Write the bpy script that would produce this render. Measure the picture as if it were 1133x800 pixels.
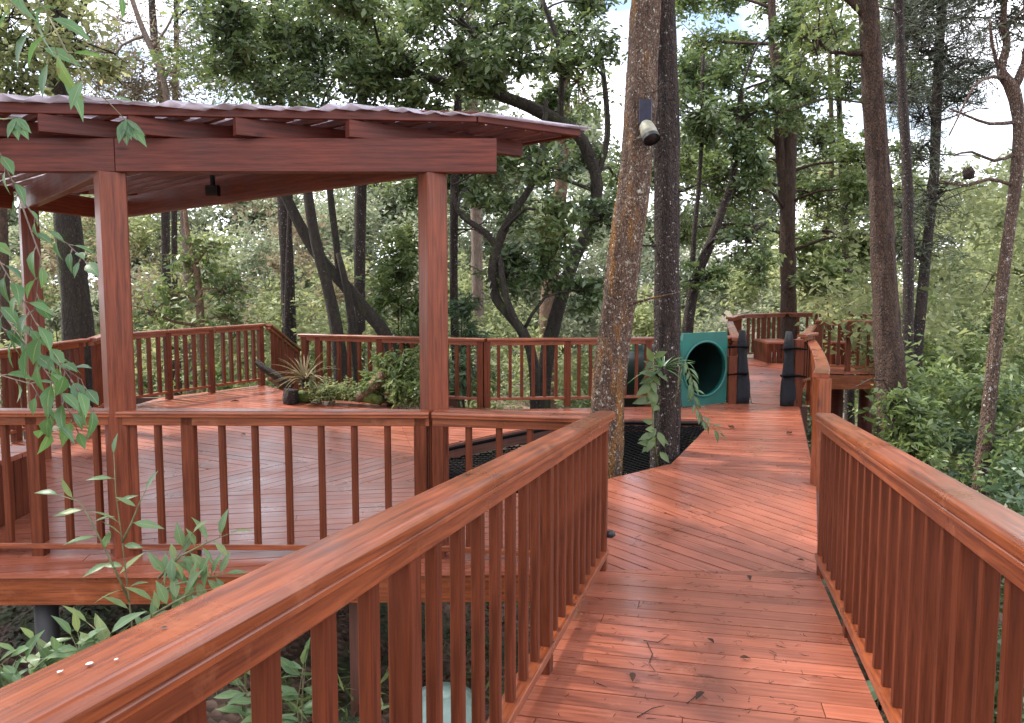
import bpy, math, random
import numpy as np
from mathutils import Vector, Matrix, noise
random.seed(7); rng = np.random.default_rng(7)
for o in list(bpy.data.objects): bpy.data.objects.remove(o)
S = bpy.context.scene; COL = S.collection
# ------------------------------------------------------------ camera
F, PX, PY, HOR, H = 850.0, 566.5, 378.0, 305.0, 1.95
pitch = math.atan((PY-HOR)/F)
cd = bpy.data.cameras.new('camera'); cam = bpy.data.objects.new('camera', cd); COL.objects.link(cam)
cam.location = (0, 0, H); cam.rotation_euler = (math.pi/2-pitch, 0, 0)
cd.sensor_width = 36; cd.lens = F/1133*36; cd.shift_y = -(400-PY)/1133; cd.clip_start = .05; cd.clip_end = 2000
S.camera = cam
# ------------------------------------------------------------ light
SUN_EL, SUN_AZ = 52, -62        # azimuth from +Y, positive towards +X
W = bpy.data.worlds.new('World'); S.world = W; W.use_nodes = True
nt = W.node_tree; N = nt.nodes; L = nt.links
bg = N['Background']; sky = N.new('ShaderNodeTexSky'); sky.sky_type = 'NISHITA'; sky.sun_disc = False
sky.sun_elevation = math.radians(SUN_EL); sky.sun_rotation = math.radians(SUN_AZ); sky.air_density = 1.1; sky.dust_density = 2.0
tc = N.new('ShaderNodeTexCoord'); cn = N.new('ShaderNodeTexNoise'); cn.inputs['Scale'].default_value = 3.2; cn.inputs['Detail'].default_value = 8
mp = N.new('ShaderNodeMapping'); mp.inputs['Scale'].default_value = (1, 1, 2.2)
cr = N.new('ShaderNodeValToRGB'); cr.color_ramp.elements[0].position = .40; cr.color_ramp.elements[1].position = .54
mx = N.new('ShaderNodeMixRGB'); mx.inputs['Color2'].default_value = (11.5, 11.5, 12.5, 1)
L.new(tc.outputs['Generated'], mp.inputs['Vector']); L.new(mp.outputs['Vector'], cn.inputs['Vector']); L.new(cn.outputs['Fac'], cr.inputs['Fac'])
L.new(cr.outputs['Color'], mx.inputs['Fac']); L.new(sky.outputs['Color'], mx.inputs['Color1']); L.new(mx.outputs['Color'], bg.inputs['Color'])
bg.inputs['Strength'].default_value = .12
sd = bpy.data.lights.new('sun', 'SUN'); sd.energy = 3.2; sd.angle = math.radians(5); sd.color = (1, .95, .86)
so = bpy.data.objects.new('sun', sd); COL.objects.link(so)
e, a = math.radians(SUN_EL), math.radians(SUN_AZ)
so.rotation_euler = Vector((-math.sin(a)*math.cos(e), -math.cos(a)*math.cos(e), -math.sin(e))).to_track_quat('-Z', 'Y').to_euler()
S.view_settings.view_transform = 'Standard'; S.view_settings.look = 'None'; S.view_settings.gamma = 1
S.view_settings.exposure = 1.4
S.render.resolution_x, S.render.resolution_y = 1024, 723
S.render.engine = 'CYCLES'
S.cycles.max_bounces = 7; S.cycles.transparent_max_bounces = 6; S.cycles.diffuse_bounces = 4; S.cycles.transmission_bounces = 3

# ------------------------------------------------------------ placing helpers (metres; deck surface is z = 0)
def ray(u, v):
    x = (u-PX)/F; y = (PY-v)/F
    return (x, math.cos(pitch)+y*math.sin(pitch), y*math.cos(pitch)-math.sin(pitch))
def G(u, v, z=0.0):
    r = ray(u, v); t = (z-H)/r[2]; return Vector((r[0]*t, r[1]*t, z))
def D(u, v, Y):
    r = ray(u, v); t = Y/r[1]; return Vector((r[0]*t, Y, H+r[2]*t))

# ------------------------------------------------------------ mesh helpers
class MB:
    def __init__(s): s.v = []; s.f = []; s.uv = []; s.sm = []
    def add(s, vs, fs, uvs=None, smooth=False):
        b = len(s.v); s.v += [tuple(v) for v in vs]
        for i, f in enumerate(fs):
            s.f.append(tuple(b+k for k in f)); s.sm.append(smooth)
            s.uv.append(uvs[i] if uvs else [(0, 0)]*len(f))
    def prof(s, p0, p1, prof, side=None, m0=0, m1=0):
        """extrude a closed 2D profile [(a,b)] (a sideways, b up) from p0 to p1; m0/m1 mitre shear per metre sideways"""
        p0 = Vector(p0); p1 = Vector(p1); d = (p1-p0); Ln = d.length; d.normalize()
        sd_ = Vector(side) if side else Vector((d.y, -d.x, 0))
        if sd_.length < 1e-6: sd_ = Vector((1, 0, 0))
        sd_.normalize(); up = sd_.cross(d); 
        if up.length > 0: up.normalize()
        n = len(prof); vs = []
        for p, m in ((p0, m0), (p1, m1)):
            for (a_, b_) in prof: vs.append(p+sd_*a_+up*b_+d*(a_*m))
        per = [0]
        for i in range(n):
            q0 = prof[i]; q1 = prof[(i+1) % n]; per.append(per[-1]+math.hypot(q1[0]-q0[0], q1[1]-q0[1]))
        ou = random.random()*50; ov = random.random()*50
        fs = []; uv = []
        for i in range(n):
            j = (i+1) % n; fs.append((i, j, n+j, n+i))
            uv.append([(ou, ov+per[i]), (ou, ov+per[i+1]), (ou+Ln, ov+per[i+1]), (ou+Ln, ov+per[i])])
        fs.append(tuple(range(n-1, -1, -1))); uv.append([(ou+prof[k][0]*.3, ov+prof[k][1]) for k in range(n-1, -1, -1)])
        fs.append(tuple(range(n, 2*n))); uv.append([(ou+9+prof[k][0]*.3, ov+prof[k][1]) for k in range(n)])
        s.add(vs, fs, uv)
    def beam(s, p0, p1, w, h, c=.004, side=None, m0=0, m1=0):
        a_, b_ = w/2, h/2
        s.prof(p0, p1, [(-a_+c, -b_), (a_-c, -b_), (a_, -b_+c), (a_, b_-c), (a_-c, b_), (-a_+c, b_), (-a_, b_-c), (-a_, -b_+c)], side, m0, m1)
    def slab(s, poly, z0, z1, ang=0):
        n = len(poly); ca, sa = math.cos(ang), math.sin(ang); ou = random.random()*50; ov = random.random()*50
        U = lambda p: (ou+p[0]*ca+p[1]*sa, ov-p[0]*sa+p[1]*ca)
        zz0 = z0 if callable(z0) else (lambda x, y: z0); zz1 = z1 if callable(z1) else (lambda x, y: z1)
        vs = [(p[0], p[1], zz0(p[0], p[1])) for p in poly]+[(p[0], p[1], zz1(p[0], p[1])) for p in poly]
        fs = [tuple(range(n-1, -1, -1)), tuple(range(n, 2*n))]; uv = [[U(poly[k]) for k in range(n-1, -1, -1)], [U(p) for p in poly]]
        for i in range(n):
            j = (i+1) % n; fs.append((i, j, n+j, n+i)); a1 = U(poly[i]); a2 = U(poly[j]); uv.append([a1, a2, (a2[0], a2[1]+.03), (a1[0], a1[1]+.03)])
        s.add(vs, fs, uv)
    def tube(s, pts, rad, n=10, wob=0.0, cap=True, seed=0, rough=0.0):
        pts = [Vector(p) for p in pts]; m = len(pts); rr = random.Random(seed); vs = []
        ref = Vector((1, 0, 0)); lobes = [(rr.uniform(0, 6.28), rr.choice((2, 3, 4)), rr.uniform(.3, 1)) for _ in range(3)]
        Ls = [0]
        for i in range(1, m): Ls.append(Ls[-1]+(pts[i]-pts[i-1]).length)
        for i, p in enumerate(pts):
            d = (pts[min(i+1, m-1)]-pts[max(i-1, 0)]).normalized()
            a_ = (ref-d*ref.dot(d))
            if a_.length < .1: a_ = Vector((0, 1, 0))-d*d.y
            a_.normalize(); b_ = d.cross(a_)
            for k in range(n):
                t = 2*math.pi*k/n; w = 1+wob*sum(l[2]*math.sin(l[1]*t+l[0]+Ls[i]*(1.1+l[2])) for l in lobes)+wob*.5*rr.uniform(-1, 1)
                if rough:
                    q_ = Vector((math.cos(t)*2.6+seed, math.sin(t)*2.6, Ls[i]*1.5)); w += rough*(noise.noise(q_)+.6*noise.noise(Vector((q_.x*2.7, q_.y*2.7, q_.z*2.2)))+.35*abs(noise.noise(Vector((q_.x*6, q_.y*6, q_.z*3.5)))))
                vs.append(p+(a_*math.cos(t)+b_*math.sin(t))*rad[i]*w)
        fs = []; uv = []
        for i in range(m-1):
            for k in range(n):
                k2 = (k+1) % n; fs.append((i*n+k, i*n+k2, (i+1)*n+k2, (i+1)*n+k))
                uv.append([(k/n, Ls[i]), ((k+1)/n, Ls[i]), ((k+1)/n, Ls[i+1]), (k/n, Ls[i+1])])
        if cap:
            fs.append(tuple(range(n-1, -1, -1))); uv.append([(0, 0)]*n); fs.append(tuple((m-1)*n+k for k in range(n))); uv.append([(0, 0)]*n)
        s.add(vs, fs, uv, True)
    def leaf(s, o, d, nrm, ln, wd, droop=.25, fold=.25):
        o = Vector(o); d = Vector(d).normalized(); nrm = Vector(nrm); nrm = (nrm-d*nrm.dot(d)).normalized(); sd_ = d.cross(nrm)
        prof = [(0, .04), (.18, .62), (.42, 1), (.68, .72), (.88, .28), (1, .02)]
        vs = []
        uvp = []
        for t, w in prof:
            uvp += [(0, t), (.5, t), (1, t)]; c = o+d*ln*t-nrm*droop*ln*t*t
            vs += [c-sd_*w*wd/2+nrm*fold*w*wd/2, c, c+sd_*w*wd/2+nrm*fold*w*wd/2]
        fs = []
        for i in range(len(prof)-1):
            for k in (0, 1): fs.append((i*3+k, i*3+k+1, i*3+k+4, i*3+k+3))
        s.add(vs, fs, [[uvp[q] for q in f_] for f_ in fs], True)
    def build(s, name, mat, parent=None, loc=None):
        me = bpy.data.meshes.new(name)
        vs = s.v
        if loc is not None: vs = [(v[0]-loc[0], v[1]-loc[1], v[2]-loc[2]) for v in vs]
        me.from_pydata(vs, [], s.f); uvl = me.uv_layers.new(name='UVMap')
        uvl.data.foreach_set('uv', np.array([c for f in s.uv for q in f for c in q], dtype=np.float32))
        me.polygons.foreach_set('use_smooth', s.sm); me.materials.append(mat); me.update()
        o = bpy.data.objects.new(name, me); COL.objects.link(o)
        if parent is not None: o.parent = parent
        elif loc is not None: o.location = loc
        return o
def tag(o, label=None, cat=None, group=None, kind=None):
    if label: o['label'] = label
    if cat: o['category'] = cat
    if group: o['group'] = group
    if kind: o['kind'] = kind
    return o
def empty(name, loc, label, cat, group=None):
    o = bpy.data.objects.new(name, None); COL.objects.link(o); o.location = loc; o.empty_display_size = .1
    return tag(o, label, cat, group)

# ------------------------------------------------------------ materials
def mat(name):
    m = bpy.data.materials.new(name); m.use_nodes = True; return m, m.node_tree.nodes, m.node_tree.links, m.node_tree.nodes['Principled BSDF']
def ramp(N, stops):
    r = N.new('ShaderNodeValToRGB'); els = r.color_ramp.elements
    while len(els) < len(stops): els.new(.5)
    for e_, (p, c) in zip(els, stops): e_.position = p; e_.color = (*c, 1)
    return r
def wood(name, dark, light, rough=.45, coat=.15, gl=1.0, bump=.25, wet=0.0, pale=None, spec=.5):
    m, N, L, B = mat(name); B.inputs['Specular IOR Level'].default_value = spec
    uv = N.new('ShaderNodeUVMap'); uv.uv_map = 'UVMap'
    mp = N.new('ShaderNodeMapping'); mp.inputs['Scale'].default_value = (1.4*gl, 26*gl, 1); L.new(uv.outputs['UV'], mp.inputs['Vector'])
    n1 = N.new('ShaderNodeTexNoise'); n1.inputs['Scale'].default_value = 1.6; n1.inputs['Detail'].default_value = 7; n1.inputs['Distortion'].default_value = .9; L.new(mp.outputs['Vector'], n1.inputs['Vector'])
    n2 = N.new('ShaderNodeTexNoise'); n2.inputs['Scale'].default_value = 2.3; n2.inputs['Detail'].default_value = 5
    g = N.new('ShaderNodeNewGeometry'); L.new(g.outputs['Position'], n2.inputs['Vector'])
    n4 = N.new('ShaderNodeTexNoise'); mp4 = N.new('ShaderNodeMapping'); mp4.inputs['Scale'].default_value = (5*gl, 120*gl, 1); L.new(uv.outputs['UV'], mp4.inputs['Vector']); L.new(mp4.outputs['Vector'], n4.inputs['Vector']); n4.inputs['Scale'].default_value = 1.5; n4.inputs['Detail'].default_value = 3
    wv = N.new('ShaderNodeTexWave'); wv.wave_type = 'RINGS'; mpw = N.new('ShaderNodeMapping'); mpw.inputs['Scale'].default_value = (.5, 9, 1); L.new(uv.outputs['UV'], mpw.inputs['Vector']); L.new(mpw.outputs['Vector'], wv.inputs['Vector']); wv.inputs['Scale'].default_value = .9; wv.inputs['Distortion'].default_value = 5; wv.inputs['Detail'].default_value = 3; wv.inputs['Detail Scale'].default_value = .7
    cm = N.new('ShaderNodeMix'); cm.inputs['Factor'].default_value = .35; L.new(n1.outputs['Fac'], cm.inputs['A']); L.new(n4.outputs['Fac'], cm.inputs['B'])
    cm2 = N.new('ShaderNodeMix'); cm2.inputs['Factor'].default_value = .07; L.new(cm.outputs['Result'], cm2.inputs['A']); L.new(wv.outputs['Fac'], cm2.inputs['B'])
    r = ramp(N, [(.32, dark), (.64, light)]); L.new(cm2.outputs['Result'], r.inputs['Fac'])
    hs = N.new('ShaderNodeHueSaturation'); L.new(r.outputs['Color'], hs.inputs['Color'])
    mr = N.new('ShaderNodeMapRange'); mr.inputs['To Min'].default_value = .80; mr.inputs['To Max'].default_value = 1.16; L.new(g.outputs['Random Per Island'], mr.inputs['Value'])
    mr2 = N.new('ShaderNodeMapRange'); mr2.inputs['From Min'].default_value = .3; mr2.inputs['From Max'].default_value = .7; mr2.inputs['To Min'].default_value = .84; mr2.inputs['To Max'].default_value = 1.12; L.new(n2.outputs['Fac'], mr2.inputs['Value'])
    mu = N.new('ShaderNodeMath'); mu.operation = 'MULTIPLY'; L.new(mr.outputs['Result'], mu.inputs[0]); L.new(mr2.outputs['Result'], mu.inputs[1]); L.new(mu.outputs[0], hs.inputs['Value'])
    out = hs.outputs['Color']
    # knots: sparse dark spots
    vo = N.new('ShaderNodeTexVoronoi'); vo.inputs['Scale'].default_value = 1.0; mpk = N.new('ShaderNodeMapping'); mpk.inputs['Scale'].default_value = (1.7, 5.0, 1); L.new(uv.outputs['UV'], mpk.inputs['Vector']); L.new(mpk.outputs['Vector'], vo.inputs['Vector'])
    kr = ramp(N, [(.045, (.35,)*3), (.10, (1,)*3)]); L.new(vo.outputs['Distance'], kr.inputs['Fac'])
    mk = N.new('ShaderNodeMixRGB'); mk.blend_type = 'MULTIPLY'; mk.inputs['Fac'].default_value = .8; L.new(out, mk.inputs['Color1']); L.new(kr.outputs['Color'], mk.inputs['Color2']); out = mk.outputs['Color']
    if pale:
        n3 = N.new('ShaderNodeTexNoise'); n3.inputs['Scale'].default_value = 6; n3.inputs['Detail'].default_value = 8; n3.inputs['Roughness'].default_value = .7; L.new(g.outputs['Position'], n3.inputs['Vector'])
        pr = ramp(N, [(.56, (0, 0, 0)), (.74, (.6,)*3)]); L.new(n3.outputs['Fac'], pr.inputs['Fac'])
        m3 = N.new('ShaderNodeMixRGB'); m3.inputs['Color2'].default_value = (*pale, 1); L.new(pr.outputs['Color'], m3.inputs['Fac']); L.new(out, m3.inputs['Color1']); out = m3.outputs['Color']
    L.new(out, B.inputs['Base Color'])
    rr = N.new('ShaderNodeMapRange'); rr.inputs['From Min'].default_value = .35; rr.inputs['From Max'].default_value = .65; rr.inputs['To Min'].default_value = max(.05, rough-.09-wet); rr.inputs['To Max'].default_value = rough+.08; L.new(n2.outputs['Fac'], rr.inputs['Value']); L.new(rr.outputs['Result'], B.inputs['Roughness'])
    B.inputs['Coat Weight'].default_value = coat; B.inputs['Coat Roughness'].default_value = .2
    bp = N.new('ShaderNodeBump'); bp.inputs['Strength'].default_value = bump; bp.inputs['Distance'].default_value = .004; L.new(n1.outputs['Fac'], bp.inputs['Height']); L.new(bp.outputs['Normal'], B.inputs['Normal'])
    return m
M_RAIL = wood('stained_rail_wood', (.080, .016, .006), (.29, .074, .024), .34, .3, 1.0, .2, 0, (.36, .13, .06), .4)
M_BAL = wood('shade_darkened_baluster_wood', (.052, .0115, .0045), (.155, .036, .013), .5, .03, 1.0, .2, 0, None, .22)  # stain darkened below the rail wood: shade of upright faces put into colour
M_DECK = wood('stained_deck_wood', (.175, .045, .024), (.355, .110, .060), .36, .22, 1.0, .2, .0, (.40, .16, .10), .45)
M_BEAM = wood('stained_beam_wood', (.050, .011, .007), (.15, .033, .019), .5, .04, 1.0, .2, 0, None, .25)
M_POST = wood('stained_post_wood', (.080, .018, .008), (.225, .055, .023), .45, .08, 1.0, .2, 0, None, .3)
M_LATH = wood('weathered_lath_wood', (.22, .18, .19), (.48, .42, .44), .7, 0)
def sheetmat():
    m, N, L, B = mat('translucent_roof_sheet'); g = N.new('ShaderNodeNewGeometry'); n = N.new('ShaderNodeTexNoise'); n.inputs['Scale'].default_value = 5; n.inputs['Detail'].default_value = 8; L.new(g.outputs['Position'], n.inputs['Vector'])
    r = ramp(N, [(.35, (.38, .33, .35)), (.62, (.76, .72, .78))]); L.new(n.outputs['Fac'], r.inputs['Fac']); L.new(r.outputs['Color'], B.inputs['Base Color']); B.inputs['Roughness'].default_value = .45
    tr = N.new('ShaderNodeBsdfTranslucent'); L.new(r.outputs['Color'], tr.inputs['Color']); ms = N.new('ShaderNodeMixShader'); ms.inputs['Fac'].default_value = .6; L.new(B.outputs['BSDF'], ms.inputs[1]); L.new(tr.outputs['BSDF'], ms.inputs[2]); L.new(ms.outputs[0], N['Material Output'].inputs['Surface']); return m
M_SHEET = sheetmat()
M_BATT = wood('stained_batten_wood', (.12, .045, .035), (.26, .10, .07), .6, .05)
def simple(name, col, rough=.5, metal=0, noise=.0, sc=8, col2=None, bump=0, coat=0):
    m, N, L, B = mat(name); B.inputs['Roughness'].default_value = rough; B.inputs['Metallic'].default_value = metal; B.inputs['Coat Weight'].default_value = coat
    t = N.new('ShaderNodeTexCoord'); n = N.new('ShaderNodeTexNoise'); n.inputs['Scale'].default_value = sc; n.inputs['Detail'].default_value = 7; L.new(t.outputs['Object'], n.inputs['Vector'])
    c2 = col2 or tuple(c*.6 for c in col); r = ramp(N, [(.35, c2), (.65, col)]); L.new(n.outputs['Fac'], r.inputs['Fac']); L.new(r.outputs['Color'], B.inputs['Base Color'])
    if bump:
        bp = N.new('ShaderNodeBump'); bp.inputs['Strength'].default_value = bump; bp.inputs['Distance'].default_value = .02; L.new(n.outputs['Fac'], bp.inputs['Height']); L.new(bp.outputs['Normal'], B.inputs['Normal'])
    return m
def bark(name, dark, light, lichen=None, lich_amt=.6, moss=None, moss_amt=.6, sc=1.0):
    m, N, L, B = mat(name); t = N.new('ShaderNodeNewGeometry'); B.inputs['Roughness'].default_value = .9
    mp = N.new('ShaderNodeMapping'); mp.inputs['Scale'].default_value = (13*sc, 13*sc, 4.2*sc); L.new(t.outputs['Position'], mp.inputs['Vector'])
    n = N.new('ShaderNodeTexNoise'); n.inputs['Scale'].default_value = 1.3; n.inputs['Detail'].default_value = 9; n.inputs['Roughness'].default_value = .68; n.inputs['Distortion'].default_value = .6; L.new(mp.outputs['Vector'], n.inputs['Vector'])
    vo = N.new('ShaderNodeTexVoronoi'); vo.feature = 'DISTANCE_TO_EDGE'; vo.inputs['Scale'].default_value = 3.4; L.new(mp.outputs['Vector'], vo.inputs['Vector'])
    r = ramp(N, [(.3, dark), (.68, light)]); L.new(n.outputs['Fac'], r.inputs['Fac']); out = r.outputs['Color']
    ck = ramp(N, [(.0, (.45,)*3), (.2, (1,)*3)]); L.new(vo.outputs['Distance'], ck.inputs['Fac'])
    mc = N.new('ShaderNodeMixRGB'); mc.blend_type = 'MULTIPLY'; mc.inputs['Fac'].default_value = .35; L.new(out, mc.inputs['Color1']); L.new(ck.outputs['Color'], mc.inputs['Color2']); out = mc.outputs['Color']
    def patch(out, col, pos, scale, w=.05, vs=1.0):
        q = N.new('ShaderNodeTexNoise'); q.inputs['Scale'].default_value = scale; q.inputs['Detail'].default_value = 6; q.inputs['Roughness'].default_value = .65; mq = N.new('ShaderNodeMapping'); mq.inputs['Scale'].default_value = (1, 1, vs); L.new(t.outputs['Position'], mq.inputs['Vector']); L.new(mq.outputs['Vector'], q.inputs['Vector'])
        s_ = ramp(N, [(pos, (0, 0, 0)), (pos+w, (1, 1, 1))]); L.new(q.outputs['Fac'], s_.inputs['Fac'])
        x = N.new('ShaderNodeMixRGB'); x.inputs['Color2'].default_value = (*col, 1); L.new(s_.outputs['Color'], x.inputs['Fac']); L.new(out, x.inputs['Color1']); return x.outputs['Color']
    if moss: out = patch(out, moss, moss_amt, 5.0, .12, .22)
    if lichen: out = patch(out, lichen, lich_amt, 24, .04); out = patch(out, lichen, lich_amt+.02, 60, .03)
    L.new(out, B.inputs['Base Color'])
    ad = N.new('ShaderNodeMath'); ad.operation = 'ADD'; L.new(n.outputs['Fac'], ad.inputs[0]); L.new(ck.outputs['Color'], ad.inputs[1])
    bp = N.new('ShaderNodeBump'); bp.inputs['Strength'].default_value = 1.0; bp.inputs['Distance'].default_value = .035; L.new(ad.outputs[0], bp.inputs['Height']); L.new(bp.outputs['Normal'], B.inputs['Normal'])
    return m
B_MAIN = bark('lichen_bark', (.045, .024, .014), (.20, .115, .075), (.42, .39, .30), .585, (.24, .10, .015), .515)
B_SPOT = bark('spotted_bark', (.05, .026, .018), (.17, .10, .065), (.46, .44, .40), .60, (.16, .08, .02), .62)
B_DARK = bark('dark_bark', (.013, .008, .007), (.060, .036, .026), (.42, .40, .36), .625)
B_BROWN = bark('brown_bark', (.022, .012, .008), (.12, .064, .040), (.25, .22, .17), .66)
B_MOSS = bark('mossy_bark', (.014, .011, .008), (.06, .045, .03), (.3, .31, .25), .66, (.055, .065, .015), .56)
B_PALE = bark('pale_bark', (.13, .085, .06), (.32, .24, .19), (.45, .43, .38), .66)
B_TAN = bark('tan_bark', (.14, .075, .045), (.34, .21, .13))
def leafmat(name, cols, trans=.35, rough=.45, gl=.5, vein=False):
    m, N, L, B = mat(name); g = N.new('ShaderNodeNewGeometry'); n = N.new('ShaderNodeTexNoise'); n.inputs['Scale'].default_value = .75; n.inputs['Detail'].default_value = 4; L.new(g.outputs['Position'], n.inputs['Vector'])
    a_ = N.new('ShaderNodeMath'); a_.operation = 'MULTIPLY_ADD'; a_.inputs[1].default_value = .48; L.new(g.outputs['Random Per Island'], a_.inputs[0])
    b_ = N.new('ShaderNodeMapRange'); b_.inputs['From Min'].default_value = .32; b_.inputs['From Max'].default_value = .68; b_.inputs['To Min'].default_value = 0; b_.inputs['To Max'].default_value = .52; L.new(n.outputs['Fac'], b_.inputs['Value']); L.new(b_.outputs['Result'], a_.inputs[2])
    r = ramp(N, [(i/(len(cols)-1) if len(cols) > 1 else 0, c) for i, c in enumerate(cols)]); L.new(a_.outputs[0], r.inputs['Fac'])
    if vein:
        uv = N.new('ShaderNodeUVMap'); uv.uv_map = 'UVMap'; sx = N.new('ShaderNodeSeparateXYZ'); L.new(uv.outputs['UV'], sx.inputs[0])
        q1 = N.new('ShaderNodeMath'); q1.operation = 'SUBTRACT'; q1.inputs[1].default_value = .5; L.new(sx.outputs['X'], q1.inputs[0]); q2 = N.new('ShaderNodeMath'); q2.operation = 'ABSOLUTE'; L.new(q1.outputs[0], q2.inputs[0])
        q3 = N.new('ShaderNodeMath'); q3.operation = 'MULTIPLY_ADD'; q3.inputs[1].default_value = -.55; L.new(q2.outputs[0], q3.inputs[0]); L.new(sx.outputs['Y'], q3.inputs[2])
        q4 = N.new('ShaderNodeMath'); q4.operation = 'MULTIPLY'; q4.inputs[1].default_value = 60; L.new(q3.outputs[0], q4.inputs[0]); q5 = N.new('ShaderNodeMath'); q5.operation = 'SINE'; L.new(q4.outputs[0], q5.inputs[0])
        vr = ramp(N, [(.0, (1, 1, 1)), (.05, (0, 0, 0))]); L.new(q2.outputs[0], vr.inputs['Fac']); vs_ = ramp(N, [(.8, (0, 0, 0)), (1, (.35,)*3)]); L.new(q5.outputs[0], vs_.inputs['Fac'])
        mxv = N.new('ShaderNodeMixRGB'); mxv.blend_type = 'ADD'; mxv.inputs['Fac'].default_value = 1; L.new(vr.outputs['Color'], mxv.inputs['Color1']); L.new(vs_.outputs['Color'], mxv.inputs['Color2'])
        sp_ = N.new('ShaderNodeTexNoise'); sp_.inputs['Scale'].default_value = 60; L.new(g.outputs['Position'], sp_.inputs['Vector']); spr = ramp(N, [(.66, (0, 0, 0)), (.72, (.7,)*3)]); L.new(sp_.outputs['Fac'], spr.inputs['Fac'])
        lc_ = N.new('ShaderNodeMixRGB'); lc_.inputs['Color2'].default_value = (.30, .36, .13, 1); m5 = N.new('ShaderNodeMath'); m5.operation = 'MULTIPLY'; m5.inputs[1].default_value = .55; L.new(mxv.outputs['Color'], m5.inputs[0]); L.new(m5.outputs[0], lc_.inputs['Fac']); L.new(r.outputs['Color'], lc_.inputs['Color1'])
        l2 = N.new('ShaderNodeMixRGB'); l2.inputs['Color2'].default_value = (.16, .11, .04, 1); L.new(spr.outputs['Color'], l2.inputs['Fac']); L.new(lc_.outputs['Color'], l2.inputs['Color1']); r = l2
    L.new(r.outputs['Color'], B.inputs['Base Color']); B.inputs['Roughness'].default_value = rough; B.inputs['Specular IOR Level'].default_value = gl
    tr = N.new('ShaderNodeBsdfTranslucent'); hs = N.new('ShaderNodeHueSaturation'); hs.inputs['Value'].default_value = 1.5; hs.inputs['Hue'].default_value = .485; L.new(r.outputs['Color'], hs.inputs['Color']); L.new(hs.outputs['Color'], tr.inputs['Color'])
    ms = N.new('ShaderNodeMixShader'); ms.inputs['Fac'].default_value = trans; L.new(B.outputs['BSDF'], ms.inputs[1]); L.new(tr.outputs['BSDF'], ms.inputs[2]); L.new(ms.outputs[0], N['Material Output'].inputs['Surface'])
    return m
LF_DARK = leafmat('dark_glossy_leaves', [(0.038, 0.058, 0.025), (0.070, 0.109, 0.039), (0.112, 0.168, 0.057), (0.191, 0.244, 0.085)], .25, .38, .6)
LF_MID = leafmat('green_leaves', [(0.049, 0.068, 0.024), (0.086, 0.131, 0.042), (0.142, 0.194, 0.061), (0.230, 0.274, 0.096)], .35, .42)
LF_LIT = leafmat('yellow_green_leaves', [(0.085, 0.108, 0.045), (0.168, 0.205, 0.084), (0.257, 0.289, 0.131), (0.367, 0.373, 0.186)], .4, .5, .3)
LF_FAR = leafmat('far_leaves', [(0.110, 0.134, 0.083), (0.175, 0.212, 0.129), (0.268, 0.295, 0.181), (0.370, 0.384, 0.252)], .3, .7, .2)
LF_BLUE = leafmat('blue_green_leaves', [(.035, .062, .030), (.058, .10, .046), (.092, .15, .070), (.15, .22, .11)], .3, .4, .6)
LF_PINE = leafmat('pine_needles', [(0.042, 0.058, 0.037), (0.078, 0.094, 0.062), (0.114, 0.125, 0.089)], .15, .6, .2)
LF_DRY = leafmat('dry_twigs_leaves', [(.10, .08, .05), (.18, .15, .09), (.26, .22, .14), (.2, .23, .09)], .3, .7, .2)
LF_NEAR = leafmat('fresh_leaves', [(0.026, 0.075, 0.026), (0.044, 0.114, 0.040), (0.075, 0.176, 0.053), (0.150, 0.246, 0.062)], .4, .36, .6, vein=True)
LF_SAP = leafmat('sapling_leaves', [(0.053, 0.106, 0.044), (0.079, 0.150, 0.066), (0.123, 0.202, 0.088), (0.211, 0.246, 0.079)], .35, .4, .5, vein=True)
M_BROM = leafmat('bromeliad_leaves', [(.10, .09, .045), (.18, .15, .075), (.24, .17, .10)], .2, .55, .3)
M_DEAD = leafmat('dead_leaves', [(.02, .010, .007), (.05, .025, .015), (.10, .05, .025)], .1, .6, .2)
M_BLACK = simple('black_plastic', (.012, .012, .014), .45)
M_FOAM = simple('dark_blue_net', (.008, .009, .013), .85, noise=.3, sc=30, bump=.5)
M_ROPE = simple('black_rope', (.004, .004, .005), .95); M_ROPE.node_tree.nodes['Principled BSDF'].inputs['Specular IOR Level'].default_value = .1
M_TEAL = simple('teal_plastic', (.006, .125, .098), .42, sc=3, col2=(.012, .085, .070), coat=.1)
M_TUBE = simple('dark_green_plastic', (.006, .022, .018), .4, sc=3)
M_CREAM = simple('cream_lamp_shell', (.30, .29, .21), .5, sc=20)
M_PANEL = simple('solar_panel', (.018, .022, .05), .2, sc=20)
M_SIGN = simple('green_sign', (.05, .17, .09), .4, sc=4)
M_WHITE = simple('white_sign_print', (.6, .62, .58), .6)
M_BARREL = simple('pale_teal_barrel', (.26, .34, .29), .5, sc=9, col2=(.17, .25, .21), bump=.2)
M_POLE = simple('dark_steel_pole', (.02, .018, .018), .5)
M_SUB = wood('dark_subframe_wood', (.05, .018, .012), (.12, .04, .022), .6, 0)

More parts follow.
